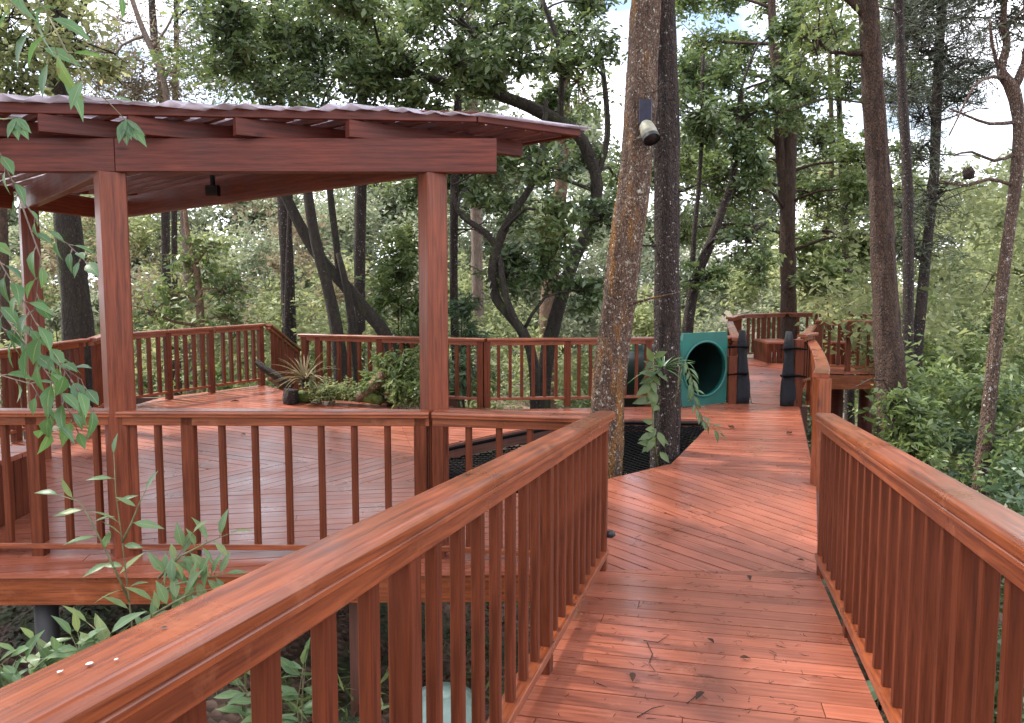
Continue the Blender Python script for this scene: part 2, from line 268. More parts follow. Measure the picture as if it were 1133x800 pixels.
# ------------------------------------------------------------ the setting: ground
def gz(x, y):
    z = -1.25-.55*max(0, min(1, (x+1.0)/3.5))*1.9-.03*max(0, y-8)
    if x > 2: z -= min(3.0, (x-2)*.28)
    if y > 22: z -= min(5, (y-22)*.10)
    z += .14*math.sin(x*1.3+y*.7)+.10*math.sin(x*2.9-y*1.7)+.05*math.sin(x*5.1+y*4.3)
    return max(z, -9)
def terrain():
    xs = list(np.arange(-30, 30.1, .5)); ys = list(np.arange(-8, 50.1, .5))
    xs = [-400, -200, -100, -60, -40]+xs+[40, 60, 100, 200, 400]; ys = [-400, -100, -40, -20]+ys+[60, 80, 120, 200, 400, 800]
    m = MB(); vs = [(x, y, gz(x, y)+random.uniform(-.03, .03)) for y in ys for x in xs]; nx = len(xs)
    m.add(vs, [(j*nx+i, j*nx+i+1, (j+1)*nx+i+1, (j+1)*nx+i) for j in range(len(ys)-1) for i in range(nx-1)], None, True)
    mt, N, L, B = mat('forest_floor'); g = N.new('ShaderNodeNewGeometry'); vo = N.new('ShaderNodeTexVoronoi'); vo.inputs['Scale'].default_value = 16; n = N.new('ShaderNodeTexNoise'); n.inputs['Scale'].default_value = 1.2; n.inputs['Detail'].default_value = 8
    L.new(g.outputs['Position'], vo.inputs['Vector']); L.new(g.outputs['Position'], n.inputs['Vector'])
    r1 = ramp(N, [(0, (.05, .028, .018)), (.5, (.12, .07, .045)), (1, (.22, .14, .095))]); L.new(vo.outputs['Color'], r1.inputs['Fac'])
    r2 = ramp(N, [(.5, (0, 0, 0)), (.6, (1, 1, 1))]); L.new(n.outputs['Fac'], r2.inputs['Fac'])
    x = N.new('ShaderNodeMixRGB'); x.inputs['Color2'].default_value = (.04, .055, .02, 1); L.new(r2.outputs['Color'], x.inputs['Fac']); L.new(r1.outputs['Color'], x.inputs['Color1']); L.new(x.outputs['Color'], B.inputs['Base Color'])
    bp = N.new('ShaderNodeBump'); bp.inputs['Distance'].default_value = .03; L.new(vo.outputs['Distance'], bp.inputs['Height']); L.new(bp.outputs['Normal'], B.inputs['Normal']); B.inputs['Roughness'].default_value = .9
    tag(m.build('ground', mt), kind='structure')
terrain()

# ------------------------------------------------------------ the setting: decks (every board real, gaps between)
def clip(poly, nx, ny, c):      # keep nx*x+ny*y <= c
    out = []
    for i in range(len(poly)):
        p, q = poly[i], poly[(i+1) % len(poly)]; dp = nx*p[0]+ny*p[1]-c; dq = nx*q[0]+ny*q[1]-c
        if dp <= 0: out.append(p)
        if (dp < 0) != (dq < 0) and abs(dp-dq) > 1e-9:
            t = dp/(dp-dq); out.append((p[0]+t*(q[0]-p[0]), p[1]+t*(q[1]-p[1])))
    return out
def area(poly): return .5*sum(poly[i][0]*poly[(i+1) % len(poly)][1]-poly[(i+1) % len(poly)][0]*poly[i][1] for i in range(len(poly)))
def boards(m, poly, ang, w=.125, gap=.010, top=0.0, th=.03, maxlen=3.4):
    """fill a convex polygon with boards running at ang (radians from +X)"""
    poly = [(p[0], p[1]) for p in poly]
    if area(poly) < 0: poly = poly[::-1]
    dx, dy = math.cos(ang), math.sin(ang); nx, ny = -dy, dx
    cs = [nx*p[0]+ny*p[1] for p in poly]; ls = [dx*p[0]+dy*p[1] for p in poly]; c = min(cs)-random.random()*w
    tf = top if callable(top) else (lambda x, y: top)
    while c < max(cs):
        s_ = clip(clip(poly, -nx, -ny, -(c+gap/2)), nx, ny, c+w-gap/2)
        if len(s_) > 2 and area(s_) > .002:
            l0 = min(ls)-random.random()*maxlen
            while l0 < max(ls):
                l1 = l0+maxlen*random.uniform(.7, 1.0); q = clip(clip(s_, -dx, -dy, -(l0+.002)), dx, dy, l1-.002)
                if len(q) > 2 and area(q) > .0015:
                    dz = random.uniform(-.0015, .0015)
                    m.slab(q, lambda x, y: tf(x, y)+dz-th, lambda x, y: tf(x, y)+dz, ang)
                l0 = l1
        c += w
def xy(v): return (v[0], v[1])
jL, jR = G(655, 630), G(905, 633)         # ramp / deck joint
rd = Vector(ray(799, 391)); rd.normalize(); rh = Vector((rd.x, rd.y, 0)); rslope = -rd.z/rh.length; rh.normalize()
jm = (jL+jR)/2
rn = Vector((jR.y-jL.y, -(jR.x-jL.x), 0)).normalized()     # horizontal normal of the joint, pointing to the camera
if rn.y > 0: rn = -rn
rs = rslope/abs(rn.dot(rh))
def ramp_z(x, y): return ((Vector((x, y, 0))-jm).dot(rn))*rs
def on_ramp(p): return Vector((p[0], p[1], ramp_z(p[0], p[1])))
a_walk = math.atan2(-rh.x, rh.y)      # board angle on ramp: at right angles to walking direction
a_cross = math.atan2(rh.y, rh.x)-math.pi/2
m = MB()
nearL = jL-rh*8; nearR = jR-rh*8
boards(m, [jL, jR, nearR, nearL], a_cross+.02, .14, .006, ramp_z, .03, 3.0)
tag(m.build('ramp_boardwalk', M_DECK), kind='structure')
m = MB()
for s_ in (0.04, .5, .96):
    p = jL.lerp(jR, s_); q = nearL.lerp(nearR, s_); m.beam(on_ramp(p)-Vector((0, 0, .12)), on_ramp(q)-Vector((0, 0, .12)), .05, .17)
tag(m.build('ramp_subframe', M_SUB), kind='structure')

# main deck corners
FRONT_L = G(-260, 637); FRONT_R = Vector((jL.x-.12, jL.y-.02, 0))
P2 = G(480, 616)
hole = [G(458, 500), G(501, 490), G(560, 478), G(618, 467), G(700, 463), G(778, 464), G(784, 471), G(771, 485), G(743, 513), G(676, 529), G(600, 545), G(520, 548), G(470, 530)]
D4 = [G(333, 440), G(535, 451), G(723, 448)]
D2b = [G(92, 464), G(178, 440), G(291, 426)]
wr = [jR, G(903, 536), G(886, 449)]            # right edge of the walk
gateL, gateR = G(814, 446), G(884, 449)
slideL = G(745, 447)
m = MB()
aB = math.radians(-27)       # back part of pavilion deck
# front strip of pavilion deck (in front of and just behind front railing)
seamA, seamB = G(-260, 575), G(500, 520)
cutR = G(590, 560)
zoneF = [FRONT_L, G(440, 640), FRONT_R, jL, G(640, 575), cutR, G(505, 548), G(465, 528), seamA]
hx = G(505, 548)
boards(m, [FRONT_L, FRONT_R, G(660, 600), hx, G(466, 531), seamA], math.radians(9), .135)
band0, band1 = seamA, G(466, 531)
bandA, bandB = G(-260, 552), G(459, 503)
boards(m, [band0, band1, bandB, bandA], math.radians(52), .135)
DL = G(0, 503)
backpoly = [bandA, bandB, G(458, 500), G(432, 447), D4[0], G(320, 434), D2b[2], D2b[1], D2b[0], DL, G(-150, 535)]
boards(m, [bandA, bandB, G(432, 447), D4[0], G(320, 434), D2b[2]], aB, .135)
boards(m, [bandA, D2b[2], D2b[1], D2b[0], DL, G(-200, 545)], aB, .135)
# area between the hole and the back railing
boards(m, [G(458, 500), G(501, 490), G(560, 478), G(618, 467), G(618, 452), G(535, 453), G(432, 447)], math.radians(-14), .135)
boards(m, [G(618, 467), G(700, 463), G(778, 464), gateL, slideL, G(723, 450), G(618, 452)], math.radians(-14), .135)
# right of the hole: the walk
boards(m, [G(778, 464), G(784, 471), G(771, 485), G(743, 513), wr[1], gateR, gateL], a_cross+.10, .13)
boards(m, [G(743, 513), G(676, 529), G(660, 533), G(755, 575), G(830, 556), wr[1]], math.radians(-58), .13)
boards(m, [wr[1], G(830, 556), G(755, 575), jR], math.radians(-58), .13)
boards(m, [G(660, 533), G(640, 575), G(660, 601), jL, jR, G(755, 575)], math.radians(-50), .13)
boards(m, [hx, G(600, 545), G(676, 529), G(660, 533), G(640, 575), G(660, 600)], math.radians(35), .13)
tag(m.build('main_deck', M_DECK), kind='structure')
# fascia, joists and trim under the deck
m = MB()
zf = Vector((0, 0, -.115))
def fasc(p, q, h=.16, t=.04, dz=-.115):
    m.beam(Vector((p[0], p[1], dz)), Vector((q[0], q[1], dz)), t, h)
ff0, ff1 = FRONT_L+Vector((0, .05, 0)), FRONT_R+Vector((0, .05, 0))
pass
for a_, b_ in ((wr[0], wr[1]), (wr[1], gateR), (D2b[0], D2b[1]), (D2b[1], D2b[2]), (DL, D2b[0]), (G(-200, 545), DL), (D2b[2], G(320, 434)), (G(320, 434), D4[0]), (D4[0], D4[1]), (D4[1], D4[2])): fasc(a_, b_)
for i in range(len(hole)): fasc(hole[i], hole[(i+1) % len(hole)], .17, .04, -.10)
for k in range(9):
    y = 5.3+k*.9
    x0, x1 = -6.3, (-.9 if y < 9 else -.9)
    m.beam((x0, y, -.13), (x1, y, -.13), .05, .17)
for k in range(7):
    y = 6.0+k*.95; m.beam((1.9+k*.22, y, -.13), (2.55+k*.25, y, -.13), .05, .17)
tag(m.build('deck_subframe', M_SUB), kind='structure')
m = MB(); m.beam(ff0-Vector((0, 0, .13)), ff1-Vector((0, 0, .13)), .045, .19); tag(m.build('deck_fascia', M_RAIL), kind='structure')
# deck boards of the bridge and the far platform
fz = .0
fp = [G(822, 399), G(868, 399)]
far = {k: G(*v) for k, v in dict(a=(808, 401), b=(865, 393), c=(935, 394), d=(985, 402), e=(985, 412), f=(905, 412)).items()}
m = MB(); boards(m, [gateL+Vector((.25, 0, 0)), gateR-Vector((.12, 0, 0)), G(872, 401), G(824, 401)], a_cross+.1, .14); tag(m.build('bridge_boardwalk', M_DECK), kind='structure')
m = MB(); boards(m, [G(803, 401.0), G(845, 389), G(935, 389), G(990, 398), G(990, 413), G(905, 413)], a_cross-.2, .14, .006, .012)
fpo = m.build('platform_boards', M_DECK); tag(fpo, kind='structure')
m = MB()
pe = [G(905, 413), G(990, 413), G(990, 398)]
m.beam(pe[0]-Vector((0, 0, .18)), pe[1]-Vector((0, 0, .18)), .08, .28); m.beam(pe[1]-Vector((0, 0, .18)), pe[2]-Vector((0, 0, .18)), .08, .28)
m.beam(G(803, 401)-Vector((0, 0, .15)), pe[0]-Vector((0, 0, .15)), .06, .2)
for s_ in (0, 1):
    a_ = (gateL+Vector((.25, 0, 0)), gateR-Vector((.12, 0, 0)))[s_]; b_ = (G(824, 401), G(872, 401))[s_]
    m.beam(a_-Vector((0, 0, .14)), b_-Vector((0, 0, .14)), .06, .2)
tag(m.build('platform_subframe', M_RAIL), kind='structure')

def support_post(p, r, label, mt=M_SUB, group='posts holding up the decks', sq=False):
    t = MB(); zb = gz(p[0], p[1])-.2
    if sq: t.beam((p[0], p[1], zb), (p[0], p[1], p[2]), r*2, r*2, side=(1, 0, 0))
    else: t.tube([(p[0], p[1], zb), (p[0], p[1], (zb+p[2])/2), (p[0], p[1], p[2])], [r, r, r], 14)
    c = t.build('support_post', mt, None, (p[0], p[1], zb)); tag(c, label, 'post', group)
sp = G(35, 660, -.2); support_post((sp.x, sp.y+.15, -.2), .075, 'dark round post under the front edge of the pavilion deck, at far left', M_POLE)
sp = G(398, 655, -.2); support_post((sp.x, sp.y+.15, -.2), .09, 'brown square post under the pavilion deck, seen between the left ramp balusters', M_SUB, sq=True)
sp = G(932, 415, -.3); support_post((sp.x, sp.y+.3, -.3), .16, 'brown post under the far platform, the left one of two', M_BEAM)
sp = G(966, 415, -.3); support_post((sp.x, sp.y+.3, -.3), .16, 'brown post under the far platform, the right one beside the big trunk', M_BEAM)
sp = G(888, 450, -.2); support_post((sp.x, sp.y+.1, -.2), .09, 'dark post under the deck where the bridge begins', M_SUB, sq=True)

# ------------------------------------------------------------ railings
def hand_profile(w, h):
    r = min(h*.75, .02); right = [(w-.004, -h), (w, -h+.004), (w, -h+.014), (w-.005, -h+.018), (w, -h+.022)]
    for k in range(6):
        a_ = k/5*math.pi/2; right.append((w-r+r*math.cos(a_), h-r+r*math.sin(a_)))
    return right+[(-x, y) for x, y in reversed(right)]
def railing(label, p0, p1, h, posts, spacing=.17, zf=None, top_w=.14, top_h=.045, bw=.042, bd=.065, post_w=.085, gap=.09, ext=(0.06, 0.06), m0=0, m1=0, post_over=0, botw=.08, group='wooden deck railings', post_depth=.02):
    """p0->p1 base line; posts = fractions; parts: handrail, top_rail, bottom_rail, post, baluster"""
    p0 = Vector(p0); p1 = Vector(p1); d = p1-p0; dh = Vector((d.x, d.y, 0)); Ln = dh.length; dirn = d.normalized(); sl = d.z/Ln
    root = empty('railing', p0, label, 'railing', group); z = Vector((0, 0, 1)); dn = dh.normalized(); ang = math.atan2(dn.y, dn.x)
    def loc(b, name, mt): return b.build(name, mt, root, p0) 
    b = MB(); a_ = p0-dirn*ext[0]+z*(h-top_h/2); e_ = p1+dirn*ext[1]+z*(h-top_h/2); w2, h2 = top_w/2, top_h/2; c = h2*.55
    b.prof(a_, e_, hand_profile(w2, h2), None, m0, m1)
    loc(b, 'handrail', M_RAIL)
    b = MB(); b.beam(p0+z*(h-top_h-.0305), p1+z*(h-top_h-.0305), .075, .058); loc(b, 'top_rail', M_RAIL)
    if gap > 0:
        b = MB(); b.beam(p0+z*(gap+.022), p1+z*(gap+.022), botw, .04); loc(b, 'bottom_rail', M_RAIL)
    ps = sorted(posts)
    for t in ps:
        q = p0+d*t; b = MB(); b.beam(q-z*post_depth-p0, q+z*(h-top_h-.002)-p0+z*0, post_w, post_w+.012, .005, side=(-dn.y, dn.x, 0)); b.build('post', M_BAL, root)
    # balusters
    zb = gap+.043 if gap > 0 else 0; hb = h-top_h-.058-zb
    b = MB(); b.beam((0, 0, zb-abs(sl)*bw/2), (0, 0, zb+hb+abs(sl)*bw/2+.002), bd, bw, .003, side=(0, 1, 0)); proto = None
    ts = []
    edges = [0]+ps+[1]
    for a1, a2 in zip(edges[:-1], edges[1:]):
        seg = (a2-a1)*Ln
        if seg < spacing*.9: continue
        k = max(1, round(seg/spacing)); 
        for i in range(1, k): ts.append(a1+(a2-a1)*i/k)
    for t in ts:
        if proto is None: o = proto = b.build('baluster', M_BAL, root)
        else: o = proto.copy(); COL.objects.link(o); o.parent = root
        o.location = d*t; o.rotation_euler.z = ang+random.uniform(-.02, .02)
    return root
# ramp, left and right
lb = G(672, 629)-Vector((0, 0, 0)); lend = Vector((lb.x-.03, lb.y+.02, 0))
lstart = lend-rh*6.6
hR = 1.06
def fr(p0, p1, px_list):     # fractions along a ramp railing for posts at given distances from far end
    Ln = (p1-p0).length; return [1-t/Ln for t in px_list]
lp = fr(lstart, lend, [.04, 1.73, 3.29, 4.87, 6.4])
railing('near railing along the left side of the ramp, its handrail coming towards the camera', on_ramp(lstart), on_ramp(lend), hR, lp, .19, top_w=.125, top_h=.055, ext=(0, .09), post_w=.062, bw=.046, bd=.034)
rb = G(908, 634); rend = Vector((rb.x, rb.y, 0)); rstart = rend-rh*6.6
rp = fr(rstart, rend, [.04, 1.17, 2.98, 4.75, 6.4])
railing('near railing along the right side of the ramp, with sky light on its wide handrail', on_ramp(rstart), on_ramp(rend), hR, rp, .185, top_w=.125, top_h=.055, ext=(0, .05), post_w=.056, bw=.037, bd=.04)
# pavilion front railing
hP = 1.03
c0 = G(-170, 612); c1 = Vector((P2.x-.02, P2.y, 0)); c2 = Vector((lend.x-.02, lend.y+.03, 0))
Lc = (c1-c0).length
def frac_u(p0, p1, u, v=612):
    q = G(u, v); d = p1-p0; return (q-p0).dot(d)/d.dot(d)
railing('long front railing of the pavilion deck, left of the right roof post', c0, c1, hP, [frac_u(c0, c1, u) for u in (-150, 48, 217)]+[.985], .215, bw=.041, bd=.041, post_w=.075, ext=(.05, -.0), m1=0, gap=.05, top_w=.13)
railing('short front railing between the right roof post and the end of the left ramp handrail', c1+Vector((.03, 0, 0)), c2-Vector((.05, 0, 0)), hP, [.03], .21, bw=.041, bd=.041, post_w=.07, ext=(0, -.02), gap=.05, top_w=.13)
# left side and back railings of pavilion deck
hB = 1.10
s0 = G(-150, 536); s1 = G(18, 497); s2 = D2b[0]; 
railing('left side railing of the pavilion deck, running back past the left roof post', s0, s2+Vector((.05, 0, 0)), hB, [.3, .6, .97], .15, ext=(0, .05), bd=.05)
railing('short side railing at the back left of the pavilion deck, seen edge on', s2+Vector((.1, .1, 0)), G(118, 452.5), hB, [.96], .13, ext=(0, .04), bd=.05)
b0, b1, b2 = G(120, 452), G(236, 434), G(291, 426)
railing('far back railing of the pavilion deck, behind the left roof post', b0, b1, hB, [.02, .55, .985], .16, ext=(0, 0), bw=.045)
railing('far back railing of the pavilion deck, up to the corner where it turns down', b1+Vector((.04, .04, 0)), b2, hB, [.97], .16, ext=(0, .04), bw=.045)
st = G(291, 426)+Vector((.1, .05, 0)); st2 = D(331, 446, 15.2)
railing('railing sloping down beside the back stairs, behind the spiky plant', st, st2, hB, [.4, .97], .2, ext=(0, .03), bw=.045)
d0 = D4[0]; d1 = D4[1]; d2 = D4[2]
off = Vector((0, .12, 0))
railing('middle back railing, behind the mossy log and the fern', d0+off, d1+off, 1.02, [.02, .1, .45, .8, .985], .17, ext=(.03, .03), bw=.045, gap=.09)
railing('middle back railing, behind the leaning trunk, ending at the teal panel', d1+off+Vector((.05, 0, 0)), d2+off, 1.02, [.0, .48, .97], .18, ext=(.0, .03), bw=.045, gap=.09)
# walk right edge beyond the ramp: end post and board with curved handrail
wr0 = G(906, 536); wr1 = G(890, 452)
root = empty('railing', wr0, 'level railing right of the walk with a curving handrail and a tall end post', 'railing', 'wooden deck railings')
pts = [D(908, 415.5, wr0.y), D(910, 408, 8.2), D(907, 396, 9.7), D(902, 385, 11.2), D(897, 377, 12.2)]
b = MB()
sm_ = []
for i in range(len(pts)-1):
    for k in range(4):
        t = k/4; a0 = pts[max(i-1, 0)]; a1 = pts[i]; a2 = pts[i+1]; a3 = pts[min(i+2, len(pts)-1)]; sm_.append(.5*((2*a1)+(-a0+a2)*t+(2*a0-5*a1+4*a2-a3)*t*t+(-a0+3*a1-3*a2+a3)*t**3))
sm_.append(pts[-1])
vs_ = []; uv_ = []; fs_ = []; l_ = 0
for i, q in enumerate(sm_):
    d = (sm_[min(i+1, len(sm_)-1)]-sm_[max(i-1, 0)]).normalized(); sdv = Vector((d.y, -d.x, 0)).normalized()
    for (x_, y_) in [(.07, -.022), (.075, -.012), (.075, .012), (.062, .023), (-.062, .023), (-.075, .012), (-.075, -.012), (-.07, -.022)]: vs_.append(q+sdv*x_+Vector((0, 0, y_)))
for i in range(len(sm_)-1):
    L1 = l_+(sm_[i+1]-sm_[i]).length
    for k in range(8): k2 = (k+1) % 8; fs_.append((i*8+k, i*8+k2, i*8+8+k2, i*8+8+k)); uv_.append([(l_, k*.03), (l_, k*.03+.03), (L1, k*.03+.03), (L1, k*.03)])
    l_ = L1
fs_.append(tuple(range(7, -1, -1))); uv_.append([(0, k*.01) for k in range(8)]); n_ = (len(sm_)-1)*8; fs_.append(tuple(n_+k for k in range(8))); uv_.append([(9, k*.01) for k in range(8)])
b.add(vs_, fs_, uv_)
b.build('handrail', M_RAIL, root, wr0)
for t, w in ((0, .125), (.25, .08), (.5, .08), (.75, .08), (1, .08)):
    q = wr0.lerp(wr1, t); q = Vector((sm_[int(t*16)].x, sm_[int(t*16)].y, 0)) if t else wr0
    b = MB(); zt_ = sm_[int(t*16)].z-.025; b.beam(Vector((q.x, q.y, -.12)), Vector((q.x, q.y, zt_)), w, w, .006, side=(1, 0, 0)); b.build('post', M_RAIL, root, wr0)
# far platform railings
fr_ = [G(806, 402), G(812, 397), G(866, 391), G(932, 391), G(968, 396), G(985, 400)]
HF = 1.05
def fdep(u, vb, vt):       # rail height from photo
    g = G(u, vb); return g
ra = railing('left side railing of the far platform', G(806, 404), G(818, 397), HF, [.05, .95], .25, bd=.05, group='railings round the far platform')
ra = railing('back railing of the far platform, left of the tree trunk', G(818, 397)+Vector((.1, .1, 0)), G(866, 393), HF*1.0, [.5], .19, bw=.05, group='railings round the far platform')
ra = railing('back railing of the far platform, right of the tree trunk', G(872, 393), G(932, 394), HF*1.0, [.5, .97], .19, bw=.05, group='railings round the far platform')
ra = railing('railing at the far right corner of the far platform', G(934, 394), G(972, 398), HF, [.9], .22, bw=.05, group='railings round the far platform')
ra = railing('front railing of the far platform, left of the big dark trunk', G(904, 411), G(984, 412), HF*1.0, [.02, .42, .97], .19, bw=.05, bd=.05, group='railings round the far platform')

# bench on the far platform
def bench(p0, p1, depth, h, label, group=None):
    p0 = Vector(p0); p1 = Vector(p1); d = (p1-p0).normalized(); n = Vector((-d.y, d.x, 0)); z = Vector((0, 0, 1))
    root = empty('bench', p0, label, 'bench', group)
    for i in range(3):
        b = MB(); q = n*(i+.5)*depth/3; b.beam(p0+q+z*(h-.02), p1+q+z*(h-.02), depth/3-.012, .04); b.build('seat_slat', M_DECK, root, p0)
    k = 0; b = MB(); Ln = (p1-p0).length; nn = int(Ln/.1)
    for i in range(nn):
        q = p0+d*(i+.5)*Ln/nn; b.beam(q+n*.03+z*.0, q+n*.03+z*(h-.041), .02, .088, side=tuple(n))
    b.build('front_boards', M_BAL, root, p0)
    nn = max(3, int(depth/.1))
    for e_ in (.012, Ln-.012):
        b = MB()
        for i in range(nn):
            q = p0+d*e_+n*(.045+(i+.5)*(depth-.05)/nn); b.beam(q, q+z*(h-.041), .02, depth/nn*.9, side=tuple(d))
        b.build('side_boards', M_BAL, root, p0)
bench(G(920, 404), G(972, 404), .45, .5, 'slatted bench along the front railing of the far platform')
bx = G(849, 402.5); bx2 = G(880, 402.5)
bench(bx, bx2, 1.0, .48, 'square wooden box seat round the trunk on the far platform')
bb = G(40, 602); bench((-5.0, bb.y+.14, 0), (-3.97, bb.y+.14, 0), .8, .52, 'slatted box bench on the pavilion deck at the far left')

# ------------------------------------------------------------ bridge gate
def gate_post(p, hw, side, label):
    root = empty('gate_post', p, label, 'post', 'posts at the entrance of the bridge'); z = Vector((0, 0, 1)); p = Vector(p)
    b = MB(); b.beam(p, p+z*hw, .13, .13, .008, side=(1, 0, 0)); b.build('wood_post', M_BAL, root, p)
    q = p+Vector((side*.145, .0, 0)); b = MB(); rr = random.Random(3)
    b.tube([q+z*t for t in (0, .12, .3, .5, .75, .95, 1.12)], [.085, .10, .09, .075, .055, .06, .04], 14, .26, seed=4); wrap_ = b.build('net_wrap', M_FOAM, root, p)
    for t in (.45, .86):
        b = MB(); b.tube([p+Vector((-side*.09, -.1, t)), p+Vector((side*.1, -.12, t+.02)), q+Vector((side*.06, -.07, t+.01)), q+Vector((side*.07, .06, t)), p+Vector((0, .1, t)), p+Vector((-side*.09, .02, t))], [.012, .02, .026, .022, .014, .012], 8, .35, seed=int(t*9)); b.build('rope_lashing', M_ROPE, wrap_, p)
gate_post(gateL-Vector((.07, 0, 0)), .72*1.0, 1, 'left bridge post, wood with black net bundled on its right side')
gate_post(gateR-Vector((.04, 0, 0)), 1.0, -1, 'right bridge post, wood with black net bundled on its left side')
railing('short railing left of the bridge entrance, beside the teal panel', G(800, 441), G(812, 440), 1.0, [.1], .11, bd=.05, gap=.3, group='railings by the bridge entrance')
railing('short railing right of the bridge entrance, under the curved handrail', G(886, 444), G(897, 440), 1.05, [.9], .11, bd=.05, gap=.3, group='railings by the bridge entrance')
# side rails of the bridge itself
for s_, a_, b_, lb_ in ((0, G(813, 442), G(806, 406), 'low side rail of the bridge on its left'), (1, G(884, 444), G(898, 413), 'low side rail of the bridge on its right')):
    railing(lb_, a_, b_, .98, [.5, .97], .3, bd=.05, group='side rails of the bridge')

# ------------------------------------------------------------ net over the hole
def in_poly(x, y, P):
    c = False; j = len(P)-1
    for i in range(len(P)):
        if (P[i][1] > y) != (P[j][1] > y) and x < (P[j][0]-P[i][0])*(y-P[i][1])/(P[j][1]-P[i][1])+P[i][0]: c = not c
        j = i
    return c
def net():
    hx_, hy_ = [p.x for p in hole], [p.y for p in hole]; cx, cy = sum(hx_)/len(hx_), sum(hy_)/len(hy_)
    def nz(x, y):
        return -.10-.16*max(0, 1-((x-cx)/1.9)**2-((y-cy)/1.7)**2)
    root = empty('rope_net', (cx, cy, 0), 'black rope net stretched over the hole in the deck round the two trunks', 'net')
    b = MB(); c_ = math.radians(28); st = .072
    for dirn in (0, 1):
        an = c_+dirn*math.pi/2; dx, dy = math.cos(an), math.sin(an); nx, ny = -dy, dx
        for i in range(-50, 51):
            run = []
            for k in range(-36, 37):
                x = cx+dx*k*.11+nx*i*st; y = cy+dy*k*.11+ny*i*st
                if in_poly(x, y, [(p.x, p.y) for p in hole]): run.append((x, y, nz(x, y)+(.008 if dirn else 0)))
                else:
                    if len(run) > 1: b.tube(run, [.008]*len(run), 4, cap=False)
                    run = []
            if len(run) > 1: b.tube(run, [.0085]*len(run), 4, cap=False)
    b.build('mesh', M_ROPE, root, (cx, cy, 0))
    b = MB(); pp = [Vector((cx+(p.x-cx)*.985, cy+(p.y-cy)*.985, -.06)) for p in hole]; pp.append(pp[0]); b.tube(pp, [.02]*len(pp), 8, cap=False); b.build('edge_rope', M_ROPE, root, (cx, cy, 0))
net()

